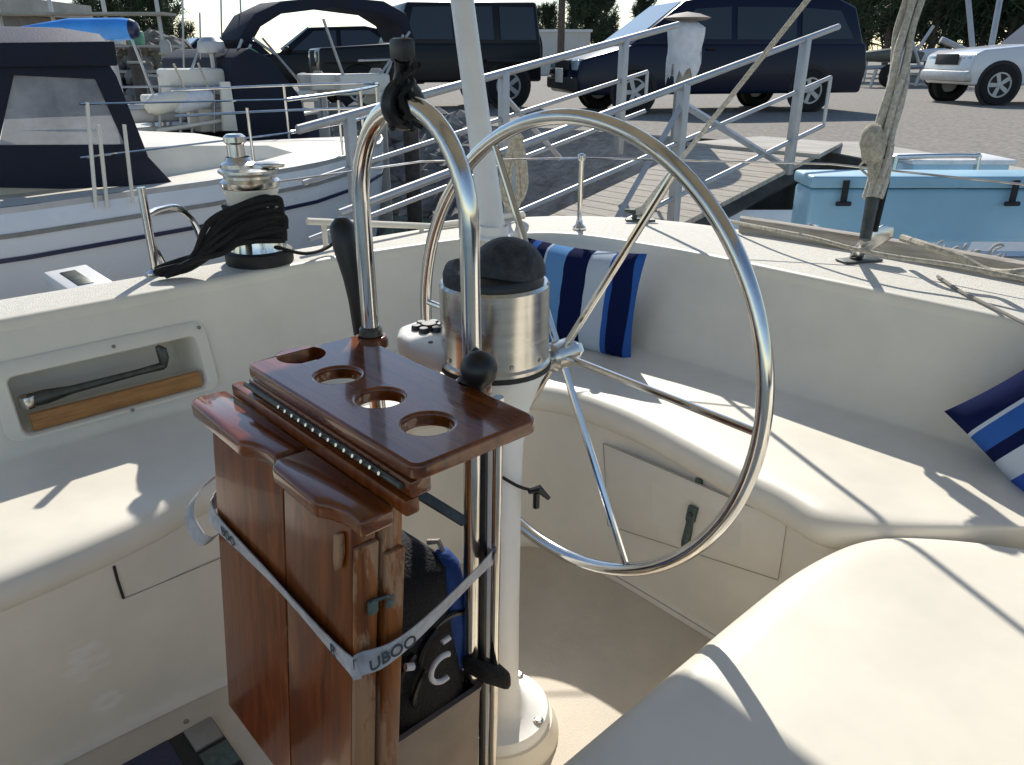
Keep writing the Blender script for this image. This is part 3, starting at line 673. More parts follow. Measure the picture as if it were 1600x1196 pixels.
g = MB().grid(rows, cv=True); k_ = len(g.v); g.f.append(tuple(range(k_-28, k_))); g.f.append(tuple(range(28)))
bb = g.build('bag_body', 'black_cloth', bag, ang=70)
fl = dist(775, 1072, 1.27)
MB().prism([V((.10, -.17, .335)), V((.145, -.155, .325)), V((.165, -.12, .30)), V((.15, -.10, .285)), V((.12, -.10, .29)), V((.085, -.12, .30))], (0, 0, .035)).build('flap', 'black_cloth', bag, bevel=.010)
rc = V((.128, -.225, .395)); MB().tube(arc(rc, .024, R(60), R(290), 20, (0, 1, 0), (0, 0, 1)), .0045, 8).build('cord_ring', 'cloth_white', bag)
MB().tube([V((.114, -.215, .43)), V((.114, -.20, .432))], .0045, 8).build('cord_ring', 'cloth_white', bag)
MB().tube([V((.114, -.285, .425)), V((.116, -.272, .42))], .006, 8).build('cord_ring', 'cloth_white', bag)
g = MB()
for k in range(9):
    c = V((.085+random.uniform(-.02, .02), -.24+random.uniform(-.06, .06), .35+random.uniform(0, .12)))
    g.tube(arc(c, random.uniform(.03, .055), random.uniform(0, 2), random.uniform(4, 6), 18, V((random.uniform(-.4, .4), 1, .1)).normalized(), V((.2, 0, 1)).normalized()), .005, 6)
g.build('cable_loops', 'black_plastic', bag)
bt = V((.06, -.165, .30))
bo = thing('blue_sack', 'blue cloth sack stuffed behind the black bag under the table', 'sack', bt)
rows = []
for i in range(13):
    t = i/12; r_ = .040*math.sin(math.pi*(.12+.80*t))**.5*(1 if t < .97 else .6)
    rows.append([bt+V((r_*math.cos(a)*(1+.25*noise.noise(V((math.cos(a)*2, t*4, 3)))), .8*r_*math.sin(a)*(1+.25*noise.noise(V((math.sin(a)*2, t*5, 7)))), .25*t)) for a in [2*math.pi*k/20 for k in range(20)]])
g = MB().grid(rows, cv=True); g.f.append(tuple(range(20))); k_ = len(g.v); g.f.append(tuple(range(k_-20, k_))); g.build('sack_body', 'blue_cloth', bo, ang=70)
MB().tube([bt+V((0, 0, .245)), bt+V((-.012, .0, .262)), bt+V((-.03, -.008, .255))], .005, 6).build('drawcord', 'rope_beige', bo)

# ---------------------------------------------------------------- winch with black rope
WC = V((-1.13, .125, .75))
wz = lambda px, py: at(px, py, 'x', WC.x).z
wi = thing('winch', 'two-speed self-tailing winch on the starboard coaming with black rope wound on it', 'winch', WC)
MB().lathe([(.075, 0), (.077, .004), (.077, .030), (.072, .034), (0, .034)], WC, 32).build('base', 'rubber', wi, ang=40)
rib = []
g = MB(); n = 48
for r_, z in ((.062, .034), (.058, .050), (.055, .085), (.062, .10)): rib.append([WC+V(((r_+(.0016 if k % 2 else 0))*math.cos(2*math.pi*k/n), (r_+(.0016 if k % 2 else 0))*math.sin(2*math.pi*k/n), z)) for k in range(n)])
g.grid(rib, cv=True).build('drum', 'steel', wi, ang=20)
MB().lathe([(.062, .10), (.062, .115), (.058, .120), (.056, .165), (.062, .180), (.062, .185)], WC, 36).build('upper_drum', 'gelcoat', wi, ang=30)
MB().lathe([(.061, .185), (.064, .190), (.066, .200), (.056, .208), (.056, .214), (.066, .222), (.066, .228), (.05, .232), (0, .232)], WC, 36).build('self_tailer', 'steel_brushed', wi, ang=30)
c = WC+V((.0, -.0, .232)); arm = MB()
arm.box(c+VR*.035+V((0, 0, -.012)), (.045, .03, .045), Matrix.Rotation(YAW, 3, 'Z')); arm.box(c+VR*.055+V((0, 0, .006)), (.05, .04, .012), Matrix.Rotation(YAW+.4, 3, 'Z'))
arm.build('feeder_arm', 'steel_brushed', wi, bevel=.005)
MB().lathe([(.040, .228), (.040, .240), (.030, .246), (.026, .256)], WC-VR*.02, 20).build('top_plate', 'steel_brushed', wi)
MB().lathe([(.019, .252), (.019, .285), (.024, .290), (.024, .302), (.017, .308), (0, .308)], WC-VR*.022, 20).build('handle_socket', 'steel', wi)
wi.scale = (1.18, 1.18, 1.10)
rp = thing('rope_coil', 'hank of black rope draped over the winch and trailing onto the deck', 'rope', WC+V((-.02, -.2, 0)))
g = MB()
for k in range(11):
    o_ = random.uniform(-.018, .018); z0 = random.uniform(.095, .175); u = random.uniform(-.012, .012)
    a0 = WC+VR*(.080+o_)-VD.cross(VU)*0+V((.06, -.05, z0+.015)); a1 = WC+V((.085+u, -.065, z0)); a2 = WC+V((.08+u, -.14+o_, z0-.035)); a3 = WC+V((.05+u, -.20, .035+.02*random.random())); a4 = WC+V((.02+u, -.27+o_, .012+.02*random.random()))
    a5 = WC+V((.03+u, -.21, .020+.02*random.random())); a6 = WC+V((.082+u, -.10, .05+z0*.3)); a7 = WC+VR*(.085+o_)+V((.055, -.045, z0-.02))
    g.tube(crom([a7, a0, a1, a2, a3, a4, a5, a6, a7], 54), .0074, 8)
g.build('hank', 'black_rope', rp)
g = MB()
for k in range(5):
    z = .10+.012*k; g.tube([WC+V(((.076)*math.cos(t), .076*math.sin(t), z+.002*t)) for t in [2*math.pi*i/40 for i in range(41)]], .0058, 8)
g.build('turns', 'black_rope', rp)
g = MB(); g.tube(crom([WC+V((.07, .02, .05)), WC+V((.075, .10, .02)), at(515, 385, 'x', -1.08), at(540, 357, 'x', -1.06), at(560, 362, 'x', -1.05), at(565, 400, 'x', -1.05)], 36), .005, 8); g.build('tail', 'black_rope', rp)

# ---------------------------------------------------------------- stern poles, stay, ropes
pb = at(772, 372, 'z', .75); pt = dist(722, 0, (pb-CAM).dot(VD)*1.0); up = (pt-pb)
pol = thing('stern_pole', 'thick white painted pole leaning on the stern quarter behind the wheel', 'pole', pb)
MB().tube([pb-V((0, 0, .004)), pb+up*.5, pb+up, pb+up*2.2], [.040, .038, .037, .036], 24).build('tube', 'white_paint', pol, ang=60)
MB().lathe([(.06, 0), (.06, .008), (.046, .014), (.044, .04)], pb, 24).build('foot', 'white_paint', pol)
bs = at(1342, 408, 'z', .752)
stay = thing('backstay', 'weathered backstay wrapped in grey rope with bronze turnbuckle on stern deck', 'backstay', bs)
b_lo = dist(1352, 372, 1.93); b_mid = dist(1383, 205, 1.92); b_hi = dist(1426, 0, 1.9); b_top = b_hi+(b_hi-b_mid)*2.8
MB().tube([b_lo, b_mid, b_hi, b_top], .006, 8).build('wire', 'steel', stay)
g = MB(); L_ = (b_hi-b_lo).length; dr = (b_hi-b_lo).normalized(); s1 = dr.orthogonal().normalized(); s2 = dr.cross(s1)
for k in range(7):
    ph = k*.9; g.tube([b_lo+dr*(.10+(L_*1.6-.10)*i/90)+(s1*math.cos(ph+i*(.03+.01*(k % 3)))+s2*math.sin(ph+i*(.03+.01*(k % 3))))*(.018+.004*math.sin(i*.3+k)) for i in range(91)], .0085, 7)
g.build('rope_wrap', 'rope_grey', stay)
MB().tube([b_lo+dr*-.005, b_lo+dr*.10, b_lo+dr*.16], [.014, .017, .010], 12).build('turnbuckle', 'dark_metal', stay)
MB().tube([b_lo+dr*.02+s1*.018, b_lo+dr*.14+s1*.02, b_lo+dr*.24+s1*.018], [.010, .013, .008], 8).build('tape_wrap', 'black_cloth', stay)
g = MB(); sx_ = VR
tog0 = bs+V((0, 0, .012)); 
g.tube([tog0, tog0.lerp(b_lo, .5), b_lo], [.010, .013, .011], 10); g.build('toggle', 'steel_brushed', stay)
MB().box(bs+V((0, 0, .003)), (.12, .05, .006), Matrix.Rotation(YAW+.3, 3, 'Z')).build('chainplate', 'dark_metal', stay, bevel=.002)
MB().prism([tog0+VR*a+V((0, 0, b)) for a, b in ((-.025, .0), (.0, .0), (.055, .035), (.085, .055), (.08, .082), (.05, .09), (.01, .065), (-.015, .03))], VD*.016).build('link_plate', 'steel_brushed', stay, bevel=.003)
# rag bundle tied on the stay
rb = thing('rag_bundle', 'frayed beige rag knotted round the rope-wrapped backstay', 'rag', dist(1362, 230, 1.9))
g = MB(); rows = []
cb = dist(1364, 226, 1.90)
for i in range(13):
    t = math.pi*i/12; rows.append([cb + VR*(.033*math.sin(t)*math.cos(a)*(1+.35*noise.noise(V((math.cos(a)*2, t*2, 5))))) + VU*(-.052*math.cos(t)) + VD*(.03*math.sin(t)*math.sin(a)*(1+.35*noise.noise(V((math.sin(a)*2, t*3, 1))))) for a in [2*math.pi*k/18 for k in range(18)]])
g.grid(rows, cv=True).build('knot', 'rope_beige', rb, ang=70)
g = MB()
for k in range(9):
    a = cb+VR*random.uniform(-.02, .02)-VU*.04-VD*.01; g.tube(crom([a, a-VU*.02+VR*random.uniform(-.02, .01), a-VU*random.uniform(.03, .06)+VR*random.uniform(-.03, .02)], 8), .003, 5)
g.build('frayed_ends', 'rope_beige', rb)
# diagonal sheet from the stern cleat to the boom end
r0 = cl+V((0, 0, .035)); r1 = dist(1262, 0, 2.0); BE = r1+(r1-r0)*((1.95-r1.z)/(r1.z-r0.z))
sh = thing('mainsheet_rope', 'pale braided rope running diagonally from the stern cleat up to the boom', 'rope', r0)
MB().tube([r0, r0.lerp(r1, .5), r1, BE], .0075, 10).build('line', 'rope_grey', sh)
g = MB()
for k in range(4): g.tube(arc(cl+V((0, 0, .022+.006*k)), .016, 0, 2*math.pi, 14, VR, VD)[:-1], .005, 6, closed=True)
g.build('cleat_turns', 'rope_grey', sh)
# hank of pale rope hanging from the lifeline
hk = thing('rope_hank', 'coiled beige rope hanging from the lifeline beside the white pole', 'rope', at(808, 335, 'z', .752))
g = MB(); top = V((st.x-.13, st.y-.17, st.z-.002)); top = dist(806, 209, (V((-1.0, 1.2, 1.0))-CAM).dot(VD))
for k in range(9):
    w_ = random.uniform(.018, .045); h_ = random.uniform(.20, .27); o_ = V((random.uniform(-.012, .012), random.uniform(-.012, .012), 0))
    g.tube(crom([top+o_, top+o_-VR*w_*.6-V((0, 0, h_*.35)), top+o_-VR*w_-V((0, 0, h_*.8)), top+o_-V((0, 0, h_)), top+o_+VR*w_*.7-V((0, 0, h_*.8)), top+o_+VR*w_*.5-V((0, 0, h_*.35)), top+o_], 36), .0055, 6)
g.build('loops', 'rope_beige', hk)
MB().tube(arc(top+V((0, 0, -.015)), .02, 0, 2*math.pi, 14, VR, VD)[:-1], .007, 8, closed=True).build('wrap', 'rope_beige', hk)
# mooring lines by the toe rail
for lab, pts in (('thick beige mooring line running over the stern rail by the skiff', [(1410, 372, .82), (1450, 385, .83), (1500, 402, .82), (1545, 424, .80), (1600, 425, .82), (1680, 405, .8)]),
                 ('thin beige line lying along the stern toe rail toward the backstay', [(1120, 342, .77), (1200, 358, .80), (1270, 372, .812), (1330, 388, .812), (1400, 402, .812), (1500, 416, .812), (1620, 440, .812)]),
                 ):
    P_ = crom([at(x, y, 'z', z) for x, y, z in pts], 40)
    o = MB().tube(P_, .010 if 'thick' in lab else .006, 8).build('mooring_line', 'rope_beige'); tag(o, lab, 'rope')
o = MB().tube(crom([at(1465, 432, 'z', .757), at(1500, 455, 'z', .756), at(1540, 475, 'z', .756), at(1580, 495, 'z', .756), at(1640, 525, 'z', .756)], 30), .004, 6).build('thin_cord', 'grime'); tag(o, 'thin dark cord crossing the sunlit stern deck below the toe rail', 'cord')

# mast, boom and awning added out of view to shade the forward cockpit
bm0 = V((0, -4.2, 1.98))
mast = thing('mast', 'silver mast added out of view forward of the cockpit to carry the boom', 'mast', (0, -4.3, .75))
MB().tube([V((0, -4.3, .75)), V((0, -4.3, 9))], .08, 16).build('mast_tube', 'alu', mast)
boom = thing('boom', 'silver boom added out of view over the cockpit to carry the shade awning', 'boom', bm0)
MB().tube([bm0, BE], .045, 16).build('boom_tube', 'alu', boom)
aw = thing('added_awning', 'cream canvas awning added out of view over the boom to shade the cockpit', 'awning', V((0, -1, 1.9)))
rows = []
for j in range(9):
    t = j/8; c = bm0.lerp(BE, .50+.492*t); y_ = -1.45+t*2.68
    rows.append([V((c.x*(1-abs(u))+1.05*u, y_, 2.03-.16*abs(u)-.03*math.sin(abs(u)*math.pi)*math.sin(t*math.pi))) for u in [k/6 for k in range(-6, 7)]])
g = MB().grid(rows); g.grid([[p-V((0, 0, .004)) for p in r_] for r_ in rows]); g.build('canvas', 'awning', aw)
for y_ in (-1.44, 1.22): MB().tube([V((-1.05, y_, 1.865)), V((-.5, y_, 1.93)), V((0, y_, 2.015)), V((.5, y_, 1.93)), V((1.05, y_, 1.865))], .012, 8).build('batten', 'alu', aw)
# ================================================================= FINGER DOCK AND GANGWAY
def bx_r(y): return -1.80 - .03*(4.58-y)
RB0, RB1 = dist(1310, 42, 5.05), dist(531, 334, 3.16)       # near rail, top line
RA0, RA1 = dist(1060, 39, 5.35), dist(465, 203, 3.6)
dock = thing('finger_dock', 'low floating finger dock between the two sailboats', 'dock', (-2.3, -1, WATER))
for k in range(46):
    y = -4.0+.125*k
    MB().box((-2.32, y, -.17), (.86, .118, .04)).build('plank', 'plank', dock, bevel=.004, seg=1)
MB().box((-2.32, -1.15, -.40), (.84, 5.9, .40)).build('float', 'seawall', dock)
gw = thing('gangway', 'aluminium gangway with truss handrails sloping down from the quay to the dock', 'gangway', RB0-V((0, 0, 1.0)))
def rail(p, q, r, name, par=gw): return MB().tube([p, q], r, 12).build(name, 'alu', par, ang=60)
dz = V((0, 0, 1)); G3 = .31
rail(RB0, RB1, .019, 'handrail')
rail(RB0-dz*G3+(RB1-RB0)*.0, RB1-dz*G3*1.0, .013, 'mid_rail'); rail(RB0-dz*G3*2, RB1-dz*G3*2, .015, 'bottom_rail')
rail(RB0-dz*G3, RB0-dz*G3*2, .012, 'end_post')
nb = (RB1-RB0)
def onB(px): # parameter where the near rail crosses a pixel column
    best = min(range(401), key=lambda k: abs(800+F*((RB0+nb*(k/400)-CAM).dot(VR)/(RB0+nb*(k/400)-CAM).dot(VD))-px)); return best/400
posts = [onB(1260), onB(1068), onB(800), onB(565)]
for t in posts:
    p = RB0+nb*t; MB().box(p-dz*.42, (.055, .055, .84)).build('post', 'alu', gw, bevel=.004)
for a, b in ((posts[1], posts[0]), (posts[1], onB(925)), (posts[2]+.01, posts[3]-.0)):
    MB().tube([RB0+nb*a-dz*.10, RB0+nb*b-dz*.80], .022, 4).build('brace', 'alu', gw)
na = RA1-RA0
rail(RA0, RA1, .022, 'handrail'); 
def onA(px):
    best = min(range(401), key=lambda k: abs(800+F*((RA0+na*(k/400)-CAM).dot(VR)/(RA0+na*(k/400)-CAM).dot(VD))-px)); return best/400
am = onA(1015); rail(RA0+na*am-dz*.245, RA1-dz*.245, .013, 'mid_rail'); rail(RA0+na*am-dz*.245, RA0+na*am-dz*.44, .012, 'end_post'); rail(RA0+na*am-dz*.50, RA1-dz*.52, .014, 'bottom_rail')
for px in (975, 787, 545):
    p = RA0+na*onA(px); MB().box(p-dz*.36, (.05, .05, .72)).build('post', 'alu', gw, bevel=.004)
MB().tube([RA0+na*onA(787)-dz*.12, RA0+na*onA(880)-dz*.60], .018, 4).build('brace', 'alu', gw)
# deck planks of the gangway
DB0, DB1 = RB0-dz*.80, RB1-dz*.80; DA0 = V((DB0.x-.95, DB0.y, DB0.z)); DA1 = V((DB1.x-.80, DB1.y, DB1.z)); npl = 38
for k in range(npl):
    t = k/npl; t2 = (k+.93)/npl
    a, b, c, d = DB0.lerp(DB1, t), DA0.lerp(DA1, t), DA0.lerp(DA1, t2), DB0.lerp(DB1, t2)
    MB().prism([a, b, c, d], (0, 0, -.03)).build('plank', 'plank', gw, smooth=False)
for p, q in ((DB0, DB1), (DA0, DA1)): MB().tube([p-dz*.08, q-dz*.08], .045, 4).build('stringer', 'seawall', gw)
# plate bridging the gangway head and the quay
hd = [DB0+V((.05, -.1, .0)), DA0+V((-.1, -.1, .0)), DA0+V((-1.2, 2.9, QUAY+.03-DA0.z)), DB0+V((-1.2, 2.9, QUAY+.03-DB0.z))]
MB().prism(hd, (0, 0, -.03)).build('landing_plate', 'concrete', gw, smooth=False)
MB().tube([DB0+V((-.2, .2, -.05)), V((DB0.x-.2, DB0.y+.2, -1.0))], .11, 14).build('landing_pile', 'seawall', gw)
MB().tube([DA0+V((0, .2, -.05)), V((DA0.x, DA0.y+.2, -1.0))], .11, 14).build('landing_pile', 'seawall', gw)
# white cloth bundle tied over a piling cap behind the gangway
wp = dist(1068, 100, 6.2); wb = thing('covered_piling', 'grey piling with a torn white cover tied over its cap beside the gangway', 'piling', (wp.x, wp.y, WATER))
MB().tube([V((wp.x, wp.y, WATER-.3)), V((wp.x, wp.y, wp.z+.2))], .06, 16).build('pile', 'concrete', wb)
rows = []
for i in range(10):
    t = i/9; z = wp.z+.31-.40*t; r_ = (.08 if i == 0 else .145-.02*t)
    rows.append([V((wp.x+r_*math.cos(a)*(1+.18*noise.noise(V((math.cos(a)*2, math.sin(a)*2, t*3)))), wp.y+r_*math.sin(a)*(1+.15*noise.noise(V((a, t*3, 2)))), z+(.22*noise.noise(V((math.cos(a)*3, math.sin(a)*3, 8))) if i > 7 else 0))) for a in [2*math.pi*k/26 for k in range(26)]])
g = MB().grid(rows, cv=True); g.f.append(tuple(range(26))); g.build('cover', 'cloth_white', wb, ang=70)
MB().lathe([(0, .38), (.10, .365), (.19, .335), (.15, .32), (0, .33)], wp, 20).build('cap', 'taupe', wb)
# white power pedestal on the dock
pw = at(122, 434, 'z', .40); pd = thing('dock_power_post', 'white dock power post with a dark panel on its sloping top', 'power post', (pw.x, pw.y, -.15))
q = Matrix.Rotation(.15, 3, 'Z')
MB().box((pw.x, pw.y, .115), (.24, .16, .53), q).build('housing', 'white_paint', pd, bevel=.012)
q = q @ Matrix.Rotation(R(9), 3, 'Y'); MB().box((pw.x+.01, pw.y, .375), (.26, .18, .06), q).build('lid', 'white_paint', pd, bevel=.008)
MB().box((pw.x+.02, pw.y-.01, .404), (.17, .065, .008), q).build('panel', 'dark_metal', pd, bevel=.003)

# ================================================================= NEIGHBOUR SAILBOAT (white, navy dodger)
NX = -3.5
def nb_at(px, py, X=NX): return at(px, py, 'x', X)
nbz = nb_at(200, 315).z
nbt = thing('sailboat', 'white sailboat with navy stripe and navy dodger moored across the finger dock', 'sailboat', (NX-1, 0, WATER))
ys = [-6, -4.5, -3, -1.5, 0, 1.0, 1.8, 2.4, 2.8, 3.05]
hb = [1.35, 1.42, 1.45, 1.45, 1.42, 1.30, 1.08, .72, .36, .03]
def hrow(y, h):
    sh_ = nbz+.02*max(0, y)*.6; c_ = NX-1.45
    return [V((c_+h*s, y+ov, z)) for s, z, ov in ((1.0, sh_, 0), (1.02, sh_-.09, -.01), (1.02, sh_-.2, -.02), (.99, sh_-.45, -.06), (.93, sh_-.8, -.14), (.75, WATER-.15, -.3), (0.0, WATER-.4, -.4))]
g = MB(); rows = [hrow(y, h) for y, h in zip(ys, hb)]; g.grid(rows); cX = NX-1.45
g.grid([[V((2*cX-p.x, p.y, p.z)) for p in r_] for r_ in rows]); g.build('hull', 'hull_white', nbt, ang=60)
for zo, hgt, m_, nm in ((-.10, .022, 'grime', 'rubbing_strake'), (-.215, .022, 'stripe_navy', 'hull_stripe')):
    rr_ = [[], [], [], []]
    for y, h in zip(ys, hb):
        sh_ = nbz+.02*max(0, y)*.6; f_ = 1.02 if zo > -.2 else 1.018
        for k, (dx, dz_) in enumerate(((0, hgt/2), (.012, hgt/2), (.012, -hgt/2), (0, -hgt/2))): rr_[k].append(V((cX+h*f_+dx, y-.015, sh_+zo+dz_)))
    MB().grid(rr_, cu=True).build(nm, m_, nbt)
rows = []
for y, h in zip(ys, hb):
    sh_ = nbz+.02*max(0, y)*.6; rows.append([V((cX+h*u, y, sh_+.004+.05*(1-u*u))) for u in [k/5 for k in range(-5, 6)]])
MB().grid(rows).build('deck', 'gelcoat', nbt, ang=60)
rr_ = [[], [], [], []]
for y, h in zip(ys, hb):
    sh_ = nbz+.02*max(0, y)*.6
    for k, (dx, dz_) in enumerate(((-.03, 0), (-.03, .03), (0, .03), (0, 0))): rr_[k].append(V((cX+h+dx, y, sh_+dz_)))
MB().grid(rr_, cu=True).build('toe_rail', 'alu', nbt)
# cabin trunk
cr_ = []
for y, h, z in ((-1.6, .95, .20), (.2, .95, .22), (1.0, .85, .20), (1.7, .65, .14), (2.1, .42, .02)):
    cr_.append([V((cX+h*u, y, nbz+(.02 if abs(u) >= 1.0 else z))) for u in (-1.04, -.97, -.8, -.4, 0, .4, .8, .97, 1.04)])
g = MB().grid(cr_); g.build('cabin', 'gelcoat', nbt, ang=40)
# dodger: navy canvas with clear windows
X1 = NX-.35
dw = [at(px, py, 'x', X1) for px, py in ((-60, 105), (20, 112), (158, 118), (222, 232), (-45, 232))]
apron = [at(px, py, 'x', X1+.012) for px, py in ((-90, 228), (214, 226), (272, 288), (100, 296), (-90, 292))]
dod = MB().prism(apron, (-.03, 0, 0)).build('dodger', 'navy', nbt, bevel=.006)
fr = [at(px, py, 'x', X1+.014) for px, py in ((-60, 92), (165, 92), (182, 118), (232, 245), (205, 245), (150, 124), (22, 118), (-5, 240), (-60, 240))]
MB().prism(fr, (-.03, 0, 0)).build('window_frame', 'navy', dod, bevel=.004)
MB().prism([at(px, py, 'x', X1) for px, py in ((20, 112), (152, 116), (212, 236), (-2, 236))], (-.006, 0, 0)).build('window', 'clear_vinyl', dod, smooth=False)
# top: bimini shelf
t0 = at(-80, 55, 'x', X1); t1 = at(172, 45, 'x', X1); t2 = at(178, 100, 'x', X1)
rows = []
for j in range(8):
    t = j/7; y = t0.y-.6+(t1.y-t0.y+.6)*t; zt = t1.z-.02*(1-t)
    e = .0 if j < 7 else .03
    rows.append([V((X1+.04-1.9*k/8, y, zt-e-(0.10 if k in (0, 8) else .03*abs(k-4)/4-.03))) for k in range(9)])
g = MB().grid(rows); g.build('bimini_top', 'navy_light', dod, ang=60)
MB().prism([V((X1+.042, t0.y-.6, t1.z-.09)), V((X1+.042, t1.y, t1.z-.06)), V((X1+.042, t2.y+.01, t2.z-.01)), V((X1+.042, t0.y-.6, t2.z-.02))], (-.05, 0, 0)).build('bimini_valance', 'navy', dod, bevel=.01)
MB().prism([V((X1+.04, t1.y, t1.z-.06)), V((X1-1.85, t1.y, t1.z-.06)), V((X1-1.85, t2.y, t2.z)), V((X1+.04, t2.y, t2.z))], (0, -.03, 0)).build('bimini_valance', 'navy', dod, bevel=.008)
for px in (-30, 165):
    a = at(px, 100, 'x', X1-.03); b = at(px+(40 if px > 0 else -10), 285, 'x', X1-.03); MB().tube([a, b], .012, 8).build('dodger_tube', 'steel', dod)
# stanchions, lifelines and ladder tubes along the near rail
for px, py0, py1 in ((150, 325, 160), (168, 325, 195), (208, 318, 195)):
    a = nb_at(px, py0, NX-.06); b = nb_at(px-14, py1, NX-.06); MB().tube([a, b], .010, 8).build('boarding_tube', 'gelcoat', nbt)
for py in (163, 247):
    a = at(125, py, 'x', NX-.05); b = V((cX+1.0, 1.75, nbz+(.45 if py < 200 else .25))); MB().tube([a, b], .006, 6).build('lifeline', 'steel', nbt)
for y in (1.35, 2.2):
    z_ = nbz; MB().tube([V((cX+1.16 if y < 2 else cX+.78, y, z_)), V((cX+1.16 if y < 2 else cX+.78, y, z_+.42))], .009, 8).build('stanchion', 'steel', nbt)
g = MB()
for z_ in (.25, .45): g.tube(crom([V((cX+1.0, 1.7, nbz+z_)), V((cX+.6, 2.5, nbz+z_+.03)), V((cX, 3.0, nbz+z_+.05)), V((cX-.6, 2.5, nbz+z_+.03)), V((cX-1.0, 1.7, nbz+z_))], 30), .011, 8)
for u, y in ((.6, 2.5), (.05, 3.0), (-.6, 2.5)): g.tube([V((cX+u, y, nbz+.03)), V((cX+u, y, nbz+.49))], .011, 8)
g.build('bow_pulpit', 'steel', nbt)
# bright blue kayak lashed behind the dodger top
ky = dist(168, 46, 6.2); kk = thing('kayak', 'bright blue kayak with dark ends stowed behind the navy dodger', 'kayak', ky)
kd = VR; L2 = .30
MB().tube([ky-kd*.7, ky-kd*.3, ky+kd*.12, ky+kd*.20], [.02, .08, .085, .075], 16).build('kayak_hull', 'kayak_blue', kk)
MB().tube([ky+kd*.195, ky+kd*.235, ky+kd*.25], [.078, .06, .02], 16).build('kayak_end', 'stripe_navy', kk)
MB().tube([ky-V((0, 0, .06)), V((ky.x, ky.y, WATER+.5))], .03, 8).build('cradle_post', 'alu', kk)

# ================================================================= SECOND BOAT (navy hull and canvas)
X2 = -6.2
b2_ = thing('sailboat', 'navy hulled motorsailer with arched navy bimini behind the white sailboat', 'sailboat', (X2-1.2, 1, WATER))
zs = at(300, 207, 'x', X2).z
ys2 = [-7, -4, -1, 1.5, 2.6, 3.4, 3.9]; hb2 = [1.3, 1.4, 1.4, 1.3, 1.0, .5, .05]
rows = [[V((X2-1.4+h*s, y, z)) for s, z in ((1, zs), (1.02, zs-.25), (.95, zs-.8), (.7, WATER-.2))] for y, h in zip(ys2, hb2)]
g = MB().grid(rows); g.grid([[V((2*(X2-1.4)-p.x, p.y, p.z)) for p in r_] for r_ in rows]); g.build('hull', 'stripe_navy', b2_, ang=60)
MB().grid([[V((X2-1.4+h*u, y, zs+.01)) for u in (-1, -.5, 0, .5, 1)] for y, h in zip(ys2, hb2)]).build('deck', 'gelcoat', b2_)
g = MB()
for u in (1,):
    g.tube([V((X2-1.4+h*u, y, zs+.03)) for y, h in zip(ys2, hb2)], .025, 8)
g.build('rub_rail', 'gelcoat', b2_)
wk = [at(px, py, 'x', X2+.1) for px, py in ((362, 92), (388, 74), (425, 92), (470, 150), (484, 205), (484, 238), (366, 238))]
cn = MB().prism(wk, (-1.7, 0, 0)).build('dodger', 'navy', b2_, bevel=.03)
post = [at(px, py, 'x', X2+.15) for px, py in ((346, 128), (360, 128), (372, 205), (350, 205))]
MB().prism(post, (-.05, 0, 0)).build('cabin_pillar', 'gelcoat', b2_, bevel=.005)
# arched bimini on stainless legs
ar = [(372, 62), (398, 22), (440, 2), (520, -6), (600, 2), (636, 22), (648, 62)]
ar2 = [(636, 66), (624, 40), (596, 22), (520, 12), (440, 22), (408, 42), (388, 78)]
pp = [at(px, py, 'x', X2-.2) for px, py in ar+ar2]
MB().prism(pp, (-.45, 0, 0)).build('bimini', 'navy', b2_, bevel=.01)
for (a0, a1), (c0, c1_) in (((378, 62), (345, 150)), ((392, 70), (352, 160)), ((640, 50), (565, 160)), ((630, 55), (585, 160)), ((505, 30), (548, 150)), ((430, 85), (395, 60))):
    MB().tube([at(a0, a1, 'x', X2-.1), at(c0, c1_, 'x', X2-.1)], .014, 8).build('bimini_leg', 'alu', b2_)
# stern rails and white deck gear
for px in (250, 282, 300, 335):
    MB().tube([at(px, 207, 'x', X2), at(px, 135, 'x', X2)], .013, 8).build('stanchion', 'alu', b2_)
for py in (137, 172): MB().tube([at(160, py, 'x', X2), at(346, py-3, 'x', X2)], .009, 6).build('rail', 'alu', b2_)
MB().tube([at(352, 188, 'x', X2+.05), at(245, 205, 'x', X2+.05)], .018, 8).build('boathook', 'gelcoat', b2_)
for px, py, s in ((500, 128, .3), (470, 150, .22), (250, 158, .22), (325, 160, .25)):
    p = at(px, py, 'x', X2-.3); MB().box(p, (s, s*1.2, s*.5)).build('deck_box', 'gelcoat', b2_, bevel=.02)
    MB().tube([p, V((p.x, p.y, zs))], .02, 6).build('box_leg', 'alu', b2_)
dsh = at(330, 75, 'x', X2-.2); MB().lathe([(0, .09), (.07, .085), (.11, .05), (.12, 0), (.11, -.04), (0, -.05)], dsh, 18).build('radar_dome', 'alu', b2_); MB().tube([dsh, V((dsh.x, dsh.y, zs))], .025, 8).build('radar_post', 'alu', b2_)

for px, y0_, y1_ in ((285, -10, 135), (312, 20, 130), (345, -10, 150), (375, -10, 60)):
    MB().tube([at(px, y0_, 'x', X2-.6), at(px+3, y1_, 'x', X2-.6)], .009, 6).build('rod', 'alu', b2_)
hp0 = dist(245, 150, 14.5); g = MB()
for i in range(900):
    u, v_ = random.gauss(0, .42), random.gauss(0, .42); h_ = max(0, 1.25*math.exp(-(u*u+v_*v_)*1.6))*random.uniform(.5, 1.0)
    c = V((hp0.x, hp0.y, QUAY))+VR*u*2.0+V((VD.x, VD.y, 0)).normalized()*v_*2.0+V((0, 0, h_)); s_ = random.uniform(.06, .17)
    rx = Matrix.Rotation(random.random()*6, 3, V((random.random(), random.random(), random.random()+.1)).normalized())
    g.add([c+rx @ V((q.x*s_*1.3, q.y*s_, q.z*s_*.8))*random.uniform(.8, 1.2) for q in ico], icof)
struct(g.build('rubble_heap', 'rock', ang=20), 'stuff')
